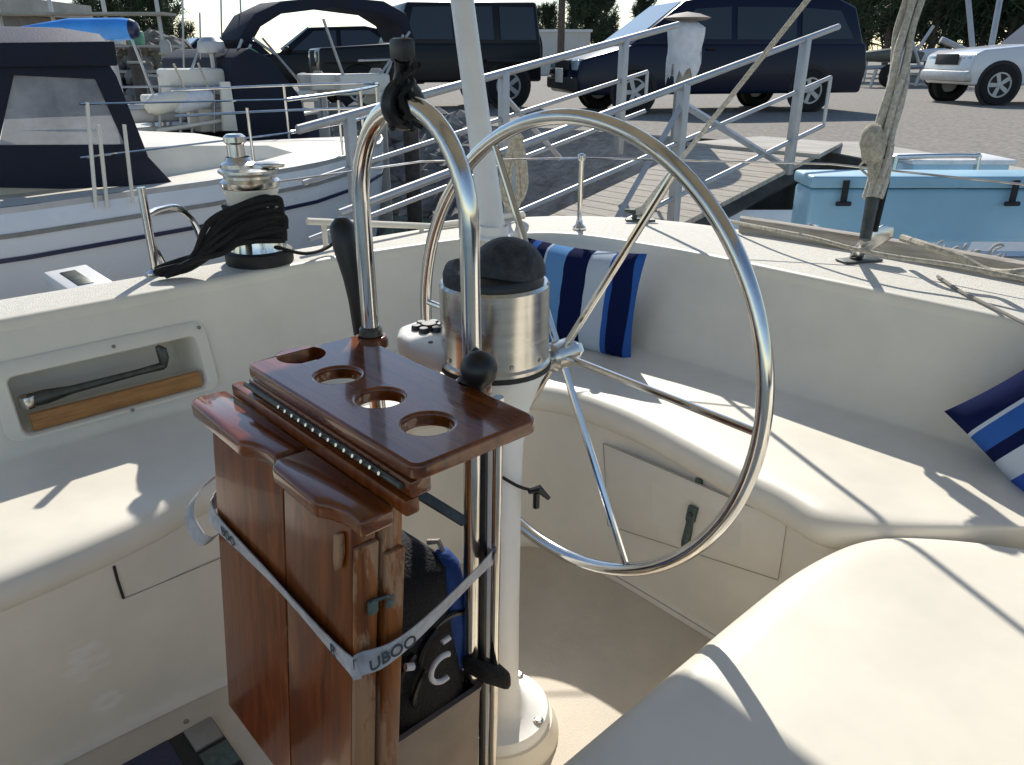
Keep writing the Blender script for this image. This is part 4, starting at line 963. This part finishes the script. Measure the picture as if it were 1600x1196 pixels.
for px, py, w_, h_ in ((300, 128, .5, .22), (235, 175, .5, .16), (330, 182, .35, .25), (560, 132, .6, .2), (610, 150, .5, .18)):
    p = at(px, py, 'x', X2-.2); MB().box((p.x, p.y, p.z), (.3, w_, h_)).build('deck_locker', 'gelcoat' if h_ > .17 else 'alu', b2_, bevel=.03); MB().tube([p, V((p.x, p.y, zs))], .02, 6).build('box_leg', 'alu', b2_)
for x0_, y0_, x1_, y1_ in ((232, 118, 345, 122), (205, 60, 262, 205), (318, 60, 262, 205), (240, 150, 350, 148), (492, 120, 520, 205), (560, 95, 640, 92), (410, 60, 470, 130)):
    MB().tube([at(x0_, y0_, 'x', X2-.3), at(x1_, y1_, 'x', X2-.3)], .011, 6).build('rail', 'alu', b2_)
for k, (px, py) in enumerate(((262, 160), (300, 158))):
    p = at(px, py, 'x', X2+.05); o = thing('fender', ['cream fender lying on the rail of the navy boat by the dodger window', 'white fender hanging on the rail of the navy boat near the dinghy'][k], 'fender', p)
    MB().lathe([(0, -.20), (.05, -.18), (.08, -.12), (.08, .12), (.05, .18), (0, .20)], p, 16, axis=(0, 1, .2)).build('fender_body', ['gelcoat', 'cloth_white'][k], o); MB().tube([p+V((0, .18, .04)), V((p.x, p.y+.1, p.z+.30))], .01, 6).build('lanyard', 'rope_beige', o)
# ================================================================= SKIFF WITH THE BLUE FISH BOX (beyond our stern)
rotv = Matrix.Rotation(YAW, 3, 'Z'); fw = V((VD.x, VD.y, 0)).normalized()
ft = dist(1272, 276, 4.1); boxz1 = ft.z; boxz0 = boxz1-.36; LW = 1.42
sk_c = ft+VR*.75+fw*.25; gz = boxz0+.02
sk = thing('skiff', 'small grey and white skiff tied behind the stern carrying a blue fish box', 'skiff', (sk_c.x, sk_c.y, WATER))
rows = []
for i in range(12):
    t = i/11; a = -1.5+3.2*t; wdt = .62*(1-max(0, (t-.6)/.4)**2*.95)
    p = sk_c+VR*a; rows.append([V((*(p+fw*wdt*s).xy, z)) for s, z in ((-.80, WATER-.1), (-1, gz-.05), (-1.02, gz), (-.93, gz+.012), (-.90, gz-.03), (-.85, -.25), (.85, -.25), (.9, gz-.03), (.93, gz+.012), (1.02, gz), (1, gz-.05), (.8, WATER-.1))])
MB().grid(rows).build('hull', 'hull_white', sk, ang=50)
csl = sk_c+fw*.9+VR*-.02; cs = dist(1480, 262, 5.0)
MB().box((cs.x, cs.y, cs.z-.25), (.62, .34, .62), rotv).build('console', 'light_blue', sk, bevel=.03)
MB().box((cs.x, cs.y, cs.z+.055), (.66, .38, .03), rotv).build('console_top', 'cloth_white', sk, bevel=.01)
h0_ = dist(1400, 246, 4.8); h1_ = dist(1525, 244, 4.8)
MB().tube(crom([h0_-dz*.3, h0_-dz*.02, h0_+VR*.03, h1_-VR*.03, h1_-dz*.03+VR*.02, h1_-dz*.35+VR*.02], 30), .016, 10).build('hoop_rail', 'steel_brushed', sk)
# rubber rub strip and clutter under the box
MB().tube([sk_c-fw*.66+VR*a+V((0, 0, gz-.03-sk_c.z)) for a in (-1.4, -.6, .2, 1.0)], .03, 8).build('rub_rail', 'rubber', sk)
for k in range(10):
    p = dist(random.uniform(1410, 1560), random.uniform(376, 398), 3.3); 
clt = thing('fish_box', 'long pale blue fish box with two black rubber latches standing in the skiff', 'cooler', (sk_c.x, sk_c.y, boxz0))
bc = ft+VR*(LW/2)+fw*.14
bb_ = MB().box((bc.x, bc.y, boxz0+.145), (LW, .26, .29), rotv).build('box_body', 'cooler', clt, bevel=.025, seg=3)
MB().box((bc.x, bc.y, boxz1-.032), (LW+.02, .28, .064), rotv).build('box_lid', 'cooler', clt, bevel=.016, seg=3)
for u in (.17, 1.08):
    p = ft+VR*u-fw*.022; z0 = boxz1
    lt_ = MB().box((p.x, p.y, z0-.075), (.035, .012, .12), rotv).build('latch', 'rubber', clt, bevel=.004)
    MB().box((p.x-fw.x*.006, p.y-fw.y*.006, z0-.140), (.085, .02, .025), rotv).build('latch_pull', 'rubber', lt_, bevel=.008)
p = ft+VR*1.29-fw*.02; MB().box((p.x, p.y, boxz1-.2), (.03, .02, .22), rotv).build('drain_strap', 'rubber', clt, bevel=.004)
p = ft+VR*1.28-fw*.03; MB().box((p.x, p.y, boxz1-.05), (.06, .03, .04), rotv).build('hinge_block', 'light_blue', clt, bevel=.006)
# clutter of folded fishing gear between skiff and toe rail
fg = thing('rope_pile', 'loose pile of pale blue net rope on the skiff edge below the fish box', 'rope pile', dist(1480, 392, 3.2))
g = MB()
for k in range(16):
    c = dist(random.uniform(1400, 1570), random.uniform(386, 400), random.uniform(3.15, 3.35)); g.tube(arc(c, random.uniform(.012, .03), random.uniform(0, 3), random.uniform(4, 7), 12, VR, V((0, .3, .5)).normalized()), random.uniform(.004, .009), 6)
g.build('net', 'rope_grey', fg)['kind'] = 'stuff'
g = MB(); c = dist(1490, 408, 3.28); g.box((c.x, c.y, c.z-.10), (1.3, .5, .12), rotv); g.build('gunwale_pad', 'dark_metal', fg, bevel=.03)

# ================================================================= VEHICLES
def wheel(par, c, r, w_, side, rimm='alu'):
    g = MB().lathe([(r*.62, -w_/2), (r*.93, -w_/2), (r, -w_*.35), (r, w_*.35), (r*.93, w_/2), (r*.62, w_/2)], c, 32, axis=(0, 1, 0)); ty = g.build('tyre', 'tyre', par, local=True, ang=30)
    y = side*w_*.36
    g = MB().lathe([(r*.64, 0), (r*.62, side*w_*.1), (r*.54, side*w_*.1), (r*.52, -side*w_*.25), (0, -side*w_*.25)], c+V((0, y, 0)), 28, axis=(0, 1, 0))
    for k in range(5):
        a = R(72*k); d = V((math.cos(a), 0, math.sin(a))); sp_ = V((-math.sin(a), 0, math.cos(a)))
        g.prism([c+V((0, y, 0))+d*r*.10+sp_*r*.09, c+V((0, y, 0))+d*r*.58+sp_*r*.11, c+V((0, y, 0))+d*r*.58-sp_*r*.11, c+V((0, y, 0))+d*r*.10-sp_*r*.09], (0, side*w_*.08, 0))
    g.lathe([(0, side*w_*.12), (r*.14, side*w_*.1), (r*.15, 0)], c+V((0, y, 0)), 12, axis=(0, 1, 0))
    g.build('rim', rimm, par, local=True, ang=30)
def car(name, label, cat, loc, heading, paint, Lh, Wd, body, cab, wx, wr, wins, gl='glass_dark', rimm='alu', hubs=True, extra=None):
    t = thing(name, label, cat, loc, heading)
    hw_ = Wd/2
    def slab(prof, w0, w1, zlo, zhi, nm, m_, bev):
        n = len(prof); L_ = []; 
        for s in (-1, 1):
            L_.append([V((x, s*(w0+(w1-w0)*max(0, min(1, (z-zlo)/(zhi-zlo)))), z)) for x, z in prof])
        g = MB().add(L_[0]+L_[1], [tuple(range(n))[::-1], tuple(range(n, 2*n))]+[(i, (i+1) % n, n+(i+1) % n, n+i) for i in range(n)])
        return g.build(nm, m_, t, local=True, bevel=bev, seg=3, ang=40)
    zs_ = [z for _, z in body]; slab(body, hw_, hw_*.97, min(zs_), max(zs_), 'body', paint, .05)
    zc = [z for _, z in cab]; slab(cab, hw_*.965, hw_*.80, min(zc), max(zc), 'cabin', paint, .05)
    zlo, zhi = min(zc), max(zc)
    for wpoly in wins:
        for s in (-1, 1):
            pts = [V((x, s*(hw_*.965+(hw_*.80-hw_*.965)*(z-zlo)/(zhi-zlo)+.006), z)) for x, z in wpoly]
            MB().prism(pts, (0, s*.006, 0)).build('window', gl, t, local=True, smooth=False)
    for x in wx:
        for s in (-1, 1):
            MB().lathe([(wr*1.16, -.02), (wr*1.16, .012), (0, .012)], V((x, s*hw_*.985, wr*1.02)), 28, axis=(0, s, 0)).build('wheel_arch', 'rubber', t, local=True)
            wheel(t, V((x, s*(hw_-.08), wr)), wr, .22, s, rimm)
    if extra: extra(t)
    return t
hl = math.atan2(-VR.y, -VR.x)       # heading that points to picture left
# dark blue van at the head of the gangway, nose to the left
def vx(t):
    MB().prism([V((1.52, y, z)) for y, z in ((-.78, 1.12), (.78, 1.12), (.66, 1.62), (-.66, 1.62))], (.01, 0, 0))
    ws_ = [V((1.62, -.76, 1.08)), V((1.62, .76, 1.08)), V((.80, .66, 1.66)), V((.80, -.66, 1.66))]
    nrm = (ws_[1]-ws_[0]).cross(ws_[2]-ws_[1]).normalized(); nrm = nrm if nrm.z > 0 else -nrm
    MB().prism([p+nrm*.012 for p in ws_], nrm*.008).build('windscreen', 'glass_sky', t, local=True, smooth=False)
    for s in (-1, 1):
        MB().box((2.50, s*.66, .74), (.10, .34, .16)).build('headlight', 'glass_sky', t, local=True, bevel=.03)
        MB().box((.98, s*1.0, 1.12), (.10, .16, .15)).build('mirror', 'car_blue', t, local=True, bevel=.03)
        for x in (.35, -.75): MB().box((x, s*.945, .98), (.16, .02, .03)).build('handle', 'car_black', t, local=True, bevel=.005)
    MB().box((2.55, 0, .46), (.10, 1.76, .20)).build('bumper', 'rubber', t, local=True, bevel=.04)
    MB().box((2.61, 0, .58), (.012, .46, .22)).build('plate', 'plate', t, local=True, bevel=.004)
    MB().box((2.555, 0, .74), (.05, .80, .16)).build('grille', 'rubber', t, local=True, bevel=.02)
vp = at(1095, 172, 'z', QUAY)
car('parked_van', 'dark navy van with pale windscreen parked at the head of the gangway', 'van', (vp.x, vp.y, QUAY), hl+R(12), 'car_blue', 5.0, 1.88,
    [(-2.45, .30), (2.5, .30), (2.56, .55), (2.50, .82), (1.60, 1.05), (-2.45, 1.08), (-2.52, .7)], [(-2.42, 1.02), (1.72, 1.02), (.78, 1.68), (.3, 1.76), (-1.9, 1.76), (-2.25, 1.62)], (1.62, -1.5), .34,
    [[(1.1, 1.12), (.62, 1.56), (.0, 1.60), (.0, 1.12)], [(-.1, 1.12), (-.1, 1.60), (-1.15, 1.60), (-1.15, 1.12)], [(-1.25, 1.12), (-1.25, 1.60), (-1.95, 1.56), (-2.2, 1.14)]], extra=vx)
# boxy black off-roader with spare grille
def jx(t):
    ws_ = [V((.66, -.70, 1.10)), V((.66, .70, 1.10)), V((.42, .62, 1.66)), V((.42, -.62, 1.66))]
    MB().prism(ws_, (.03, 0, .012)).build('windscreen', 'glass_dark', t, local=True, smooth=False)
    for s in (-1, 1):
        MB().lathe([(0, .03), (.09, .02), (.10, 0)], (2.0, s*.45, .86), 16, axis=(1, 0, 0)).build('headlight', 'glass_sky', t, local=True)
        MB().box((1.45, s*.80, .80), (.95, .24, .06)).build('fender', 'rubber', t, local=True, bevel=.02); MB().box((-1.35, s*.80, .80), (.95, .24, .06)).build('fender', 'rubber', t, local=True, bevel=.02)
        MB().box((.55, s*.95, 1.18), (.08, .16, .16)).build('mirror', 'car_black', t, local=True, bevel=.02)
    for k in range(7): MB().box((2.005, -.27+.09*k, .84), (.02, .04, .26)).build('grille_slot', 'rubber', t, local=True)
    MB().box((2.12, 0, .52), (.14, 1.6, .16)).build('bumper', 'rubber', t, local=True, bevel=.03)
    MB().lathe([(0, .1), (.36, .09), (.38, .0), (.36, -.09), (0, -.1)], (-2.06, 0, .95), 24, axis=(1, 0, 0)).build('spare_wheel', 'tyre', t, local=True)
jp = at(668, 168, 'z', QUAY)
car('parked_offroader', 'boxy charcoal off-roader parked beyond the arch of the pedestal guard', 'car', (jp.x, jp.y, QUAY), hl+R(20), 'car_grey', 4.2, 1.65,
    [(-1.95, .45), (1.98, .45), (2.0, .72), (1.98, 1.0), (.68, 1.08), (-1.95, 1.10)], [(-1.95, 1.04), (.72, 1.04), (.45, 1.72), (-1.90, 1.76)], (1.35, -1.3), .38,
    [[(.52, 1.14), (.36, 1.64), (-.3, 1.66), (-.3, 1.14)], [(-.42, 1.14), (-.42, 1.66), (-1.05, 1.67), (-1.05, 1.14)], [(-1.18, 1.14), (-1.18, 1.67), (-1.82, 1.67), (-1.85, 1.14)]], extra=jx)
def px_(t):
    ws_ = [V((1.0, -.70, 1.0)), V((1.0, .70, 1.0)), V((.35, .6, 1.46)), V((.35, -.6, 1.46))]
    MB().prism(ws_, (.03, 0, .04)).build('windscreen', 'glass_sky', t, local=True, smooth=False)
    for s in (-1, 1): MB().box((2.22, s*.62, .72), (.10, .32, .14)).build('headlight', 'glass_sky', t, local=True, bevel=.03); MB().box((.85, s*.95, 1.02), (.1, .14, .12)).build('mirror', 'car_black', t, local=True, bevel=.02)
    MB().box((2.26, 0, .45), (.1, 1.6, .18)).build('bumper', 'rubber', t, local=True, bevel=.03)
SED = ([(-2.2, .28), (2.2, .28), (2.26, .55), (2.15, .80), (1.0, .96), (-2.2, .98), (-2.28, .6)], [(-2.1, .92), (1.08, .92), (.36, 1.48), (-.9, 1.52), (-1.6, 1.40)], (1.4, -1.35), .32,
    [[(.75, 1.0), (.25, 1.40), (-.25, 1.42), (-.25, 1.0)], [(-.35, 1.0), (-.35, 1.42), (-1.0, 1.42), (-1.6, 1.02)]])
p2 = at(520, 150, 'z', QUAY)
car('parked_car', 'low black car parked under the arched navy bimini', 'car', (p2.x, p2.y, QUAY), hl+R(8), 'car_black', 4.4, 1.75, *SED, extra=px_)
p3 = at(330, 130, 'z', QUAY)
car('parked_car', 'black car with greenish windscreen parked behind the radar dome', 'car', (p3.x, p3.y, QUAY), hl+R(35), 'car_black', 4.4, 1.75, *SED, gl='green', extra=px_)
def wx_(t):
    ws_ = [V((.58, -.78, 1.06)), V((.58, .78, 1.06)), V((.02, .68, 1.62)), V((.02, -.68, 1.62))]
    MB().prism(ws_, (.03, 0, .03)).build('windscreen', 'glass_dark', t, local=True, smooth=False)
    for s in (-1, 1):
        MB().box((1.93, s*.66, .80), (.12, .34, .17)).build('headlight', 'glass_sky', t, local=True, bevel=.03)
        MB().box((1.84, s*.885, .84), (.22, .03, .10)).build('indicator', 'amber', t, local=True, bevel=.01)
        MB().box((.0, s*.93, .50), (1.7, .05, .10)).build('sill_trim', 'grime', t, local=True, bevel=.01)
    MB().box((1.98, 0, .52), (.20, 1.80, .20)).build('bumper', 'alu', t, local=True, bevel=.05); MB().box((2.03, 0, .82), (.03, .85, .20)).build('grille', 'rubber', t, local=True, bevel=.02)
wq = at(1552, 168, 'z', QUAY)
hd_ = hl; wc = V((wq.x, wq.y, QUAY)) - V((math.cos(hd_), math.sin(hd_), 0))*1.42 + fw*1.5 + VR*.35
car('parked_suv', 'white four wheel drive with alloy wheels parked on the gravel lot', 'car', wc, hd_, 'car_white', 4.5, 1.85,
    [(-2.2, .36), (1.92, .36), (2.02, .60), (1.98, .90), (1.80, .99), (.62, 1.10), (-2.2, 1.10), (-2.28, .7)], [(-2.2, 1.04), (.60, 1.04), (.02, 1.66), (-2.0, 1.70)], (1.42, -1.32), .37,
    [[(.36, 1.12), (-.04, 1.58), (-.3, 1.60), (-.3, 1.12)], [(-.4, 1.12), (-.4, 1.60), (-1.2, 1.60), (-1.2, 1.12)], [(-1.3, 1.12), (-1.3, 1.60), (-1.95, 1.60), (-2.1, 1.12)]], extra=wx_)

# ================================================================= LOT FURNITURE AND FAR THINGS
# pipe rail fence
f0, f1 = at(1350, 128, 'z', QUAY), at(1490, 128, 'z', QUAY)
fe = thing('pipe_fence', 'weathered white pipe rail fence at the back of the gravel lot', 'fence', f0)
fz = (at(1350, 82, 'x', f0.x).z-QUAY)
ext_ = (f1-f0)
for t in [-.3, 0, .33, .66, 1.0, 1.33, 1.66]:
    p = f0+ext_*t; MB().tube([p, p+dz*fz], .04, 8).build('post', 'alu', fe)
MB().tube([f0-ext_*.3+dz*fz, f0+ext_*1.66+dz*fz], .06, 8).build('rail', 'alu', fe); MB().tube([f0-ext_*.3+dz*fz*.5, f0+ext_*1.66+dz*fz*.5], .04, 8).build('rail', 'alu', fe)
# boat trailers in front of it
for (px, py, lab, sgn) in ((1385, 137, 'galvanised boat trailer frame standing by the pipe fence beyond the backstay', 1), (1455, 136, 'galvanised boat trailer with raised winch post near the white four wheel drive', -1)):
    p = at(px, py, 'z', QUAY); tr = thing('boat_trailer', lab, 'trailer', p)
    MB().tube([p-VR*1.0+dz*.55, p+VR*1.0+dz*.60], .06, 6).build('frame_rail', 'alu', tr); MB().tube([p-VR*1.0+dz*.55+fw*.9, p+VR*1.0+dz*.6+fw*.9], .06, 6).build('frame_rail', 'alu', tr)
    for s in (-.9, -.2, .6): MB().tube([p+VR*s+dz*.55, p+VR*s+dz*.55+fw*.9], .045, 6).build('cross_member', 'alu', tr)
    MB().tube([p+VR*sgn*.9+dz*.6, p+VR*sgn*.3+dz*1.75], .05, 6).build('winch_post', 'alu', tr)
    for s in (-.5, .5): MB().tube([p+VR*s+dz*.02, p+VR*(s+.1)+dz*.56], .05, 6).build('jack', 'alu', tr)
    MB().lathe([(.12, -.1), (.30, -.1), (.34, -.05), (.34, .05), (.30, .1), (.12, .1), (.12, -.1)], p+dz*.34-fw*.12, 20, axis=tuple(fw)).build('tyre', 'tyre', tr)
    MB().prism([p-VR*.9+dz*.75, p+VR*.9+dz*.68, p+VR*1.05+dz*1.0, p+VR*.2+dz*1.12, p-VR*.95+dz*1.0], fw*.8).build('dinghy', 'dark_metal' if sgn > 0 else 'cloth_white', tr, bevel=.08)
# leaning spars above the trailers
for lab, a, b in (('pale spar leaning over the pipe fence among the trees', (1470, 62, 22), (1520, 84, 22)), ('thin pale mast rising behind the white four wheel drive', (1566, -20, 24), (1548, 78, 24)), ('thin grey pole beside the trees behind the fence', (1511, -20, 26), (1520, 80, 26))):
    A_, B_ = dist(a[0], a[1], a[2]), dist(b[0], b[1], b[2]); o = thing('spar', lab, 'spar', (B_.x, B_.y, QUAY))
    MB().tube([A_, B_, V((B_.x, B_.y, QUAY))], .09, 8).build('spar_tube', 'alu', o)
# utility pole, container
up_ = dist(876, 90, 34); o = thing('utility_pole', 'dark timber utility pole standing behind the parked vehicles', 'pole', (up_.x, up_.y, QUAY))
MB().tube([V((up_.x, up_.y, QUAY)), V((up_.x, up_.y, 9))], [.17, .13], 12).build('pole_shaft', 'bark', o)
MB().tube([V((up_.x, up_.y, 8.3))-VR*1.1, V((up_.x, up_.y, 8.3))+VR*1.1], .07, 6).build('crossarm', 'bark', o)
bp0 = dist(866, 88, 42); bd = thing('white_building', 'low white building behind the utility pole', 'building', (bp0.x, bp0.y, QUAY))
MB().box((bp0.x, bp0.y, QUAY+1.05), (3.6, 3, 2.1), rotv).build('wall', 'building', bd); MB().box((bp0.x, bp0.y, QUAY+2.15), (3.8, 3.2, .12), rotv).build('roof', 'cloth_white', bd)
# bits of coloured clutter beyond the neighbour: storage rack with tanks and buoys
rk0 = dist(130, 36, 13); rk = thing('storage_rack', 'grey storage rack with boards behind the navy dodger', 'rack', (rk0.x, rk0.y, QUAY))
for a in (-1.4, -.5, .4, 1.3): MB().tube([V((*(rk0+VR*a).xy, QUAY)), V((*(rk0+VR*a).xy, 2.35))], .035, 8).build('upright', 'alu', rk)
for z_ in (1.05, 1.45, 1.95): MB().box((rk0.x, rk0.y, z_), (3.0, .5, .04), rotv).build('shelf', 'concrete', rk)
for a, m_, h_, nm, lab in ((-.98, 'cloth_white', .22, 'jerry_can', 'white jerry can on the storage rack'), (-.62, 'taupe', .2, 'jerry_can', 'brown jerry can on the storage rack'), (.0, 'red', .30, 'jerry_can', 'dark red jerry can on the storage rack'), (.28, 'yellow', .24, 'jerry_can', 'yellow jerry can on the storage rack'), (.52, 'cloth_white', .3, 'gas_bottle', 'white gas bottle on the storage rack'), (.85, 'green', .22, 'jerry_can', 'green jerry can on the storage rack')):
    p = V((*(rk0+VR*a).xy, 1.47)); o = thing(nm, lab, 'can', p)
    MB().box(p+dz*h_/2, (.24, .18, h_), rotv).build('can_body', m_, o, bevel=.03); MB().tube([p+dz*h_, p+dz*(h_+.05)], .03, 8).build('can_cap', 'rubber', o)
sp0 = dist(40, 20, 15); 
sh_b = thing('boat_shed', 'grey corrugated shed roof behind the neighbouring dodger', 'shed', (sp0.x, sp0.y, QUAY))
MB().box((sp0.x-1.4, sp0.y-1.4, 2.15), (5.0, 3, .28), rotv).build('roof', 'concrete', sh_b); MB().box((sp0.x-1.4, sp0.y-1.4, 1.2), (4.6, 2.6, 1.6), rotv).build('wall', 'taupe', sh_b)
# dock rail clutter along the shore: bollards with rails
for k, (px, py, D_) in enumerate(((215, 110, 10.5), (262, 95, 12), (300, 110, 11), (590, 150, 9.0), (640, 165, 8.5), (500, 150, 10))):
    p = dist(px, py, D_); o = thing('mooring_post', ['grey timber mooring post on the stony bank by the kayak', 'short grey mooring post on the bank near the radar dome', 'pale mooring post on the bank under the radar dome', 'slim mooring post on the bank beyond the guard arch', 'thick mooring post on the bank beyond the white pole', 'pale mooring post on the bank behind the navy dodger'][k], 'post', (p.x, p.y, WATER-.3))
    MB().lathe([(.09, 0), (.085, p.z+.25-WATER+.3), (.05, p.z+.30-WATER+.3), (0, p.z+.30-WATER+.3)], (p.x, p.y, WATER-.3), 12).build('post_shaft', 'concrete' if k % 2 else 'bark', o)
    MB().tube(arc((p.x, p.y, p.z+.1), .10, 0, 2*math.pi, 14, VR, fw)[:-1], .02, 6, closed=True).build('rope_turn', 'rope_beige', o)

# trees: feathery casuarinas behind the lot
def tree_mesh(seed, H, W_, nl):
    rnd = random.Random(seed); tv, tf = MB(), MB()
    tv.tube([V((0, 0, 0)), V((.1, .05, H*.4)), V((0, .1, H*.75)), V((.05, 0, H*.97))], [H*.022, H*.016, H*.009, H*.002], 8)
    limbs = []
    for k in range(26):
        z = H*rnd.uniform(.10, .92); a = rnd.uniform(0, 6.28); ln = W_*(1-.75*(z/H))*rnd.uniform(.5, 1.05); e = V((math.cos(a)*ln, math.sin(a)*ln, z+ln*rnd.uniform(.8, 1.8)))
        tv.tube([V((0, 0, z)), V((e.x*.5, e.y*.5, z+(e.z-z)*.35)), e], [H*.006, H*.004, H*.001], 5); limbs.append((V((0, 0, z)), e))
    for k in range(nl):
        b, e = rnd.choice(limbs); t = rnd.uniform(.15, 1.1); c = b.lerp(e, t)+V((rnd.gauss(0, .22), rnd.gauss(0, .22), rnd.gauss(0, .25)))*(W_*.35)
        d = V((rnd.gauss(0, .32), rnd.gauss(0, .32), rnd.uniform(-.15, 1))).normalized(); s = d.orthogonal().normalized(); s.rotate(Matrix.Rotation(rnd.uniform(0, 6.28), 3, d))
        l_, w2 = rnd.uniform(.35, .95)*H/7, rnd.uniform(.018, .045)*H/7
        tf.add([c-s*w2, c+s*w2, c+d*l_+s*w2*.3, c+d*l_-s*w2*.3], [(0, 1, 2, 3)])
    a = tv.build('trunk', 'bark', None); b = tf.build('crown', 'leaf', None, smooth=False); return a, b
tm = [tree_mesh(s, 7, 1.9, 3600) for s in (1, 2, 3)]
TR = [(1320, 30, 1.0), (1350, 36, 1.1), (1385, 32, .9), (1415, 38, 1.25), (1450, 33, 1.0), (1480, 40, 1.3), (1510, 34, 1.05), (1540, 38, 1.2), (1570, 33, 1.1), (1600, 37, 1.25), (1640, 34, 1.1), (1340, 46, 1.2), (1400, 48, 1.3), (1470, 47, 1.2), (1530, 50, 1.3), (1590, 48, 1.3),
      (835, 62, .62), (858, 60, .7), (895, 58, .85), (912, 60, .95), (932, 62, .9), (945, 66, .8), (1000, 64, .85), (150, 46, .75), (185, 42, .8), (215, 45, .85), (248, 43, .8), (275, 50, .8), (60, 44, .8)]
for k, (px, D_, s_) in enumerate(TR):
    p = dist(px, 90, D_); far = D_ > 55
    t = thing('casuarina_tree', 'feathery dark casuarina far behind the white building' if far else 'feathery dark casuarina in the row behind the gravel lot', 'tree', (p.x, p.y, QUAY), k*1.7, 'trees by the white building' if far else 'trees behind the lot')
    t.scale = (s_, s_, s_*random.uniform(.9, 1.1))
    for src in tm[k % 3]:
        c = src.copy(); col.objects.link(c); c.parent = t; c.location = (0, 0, 0)
for a, b in tm:
    for o in (a, b): bpy.data.objects.remove(o)
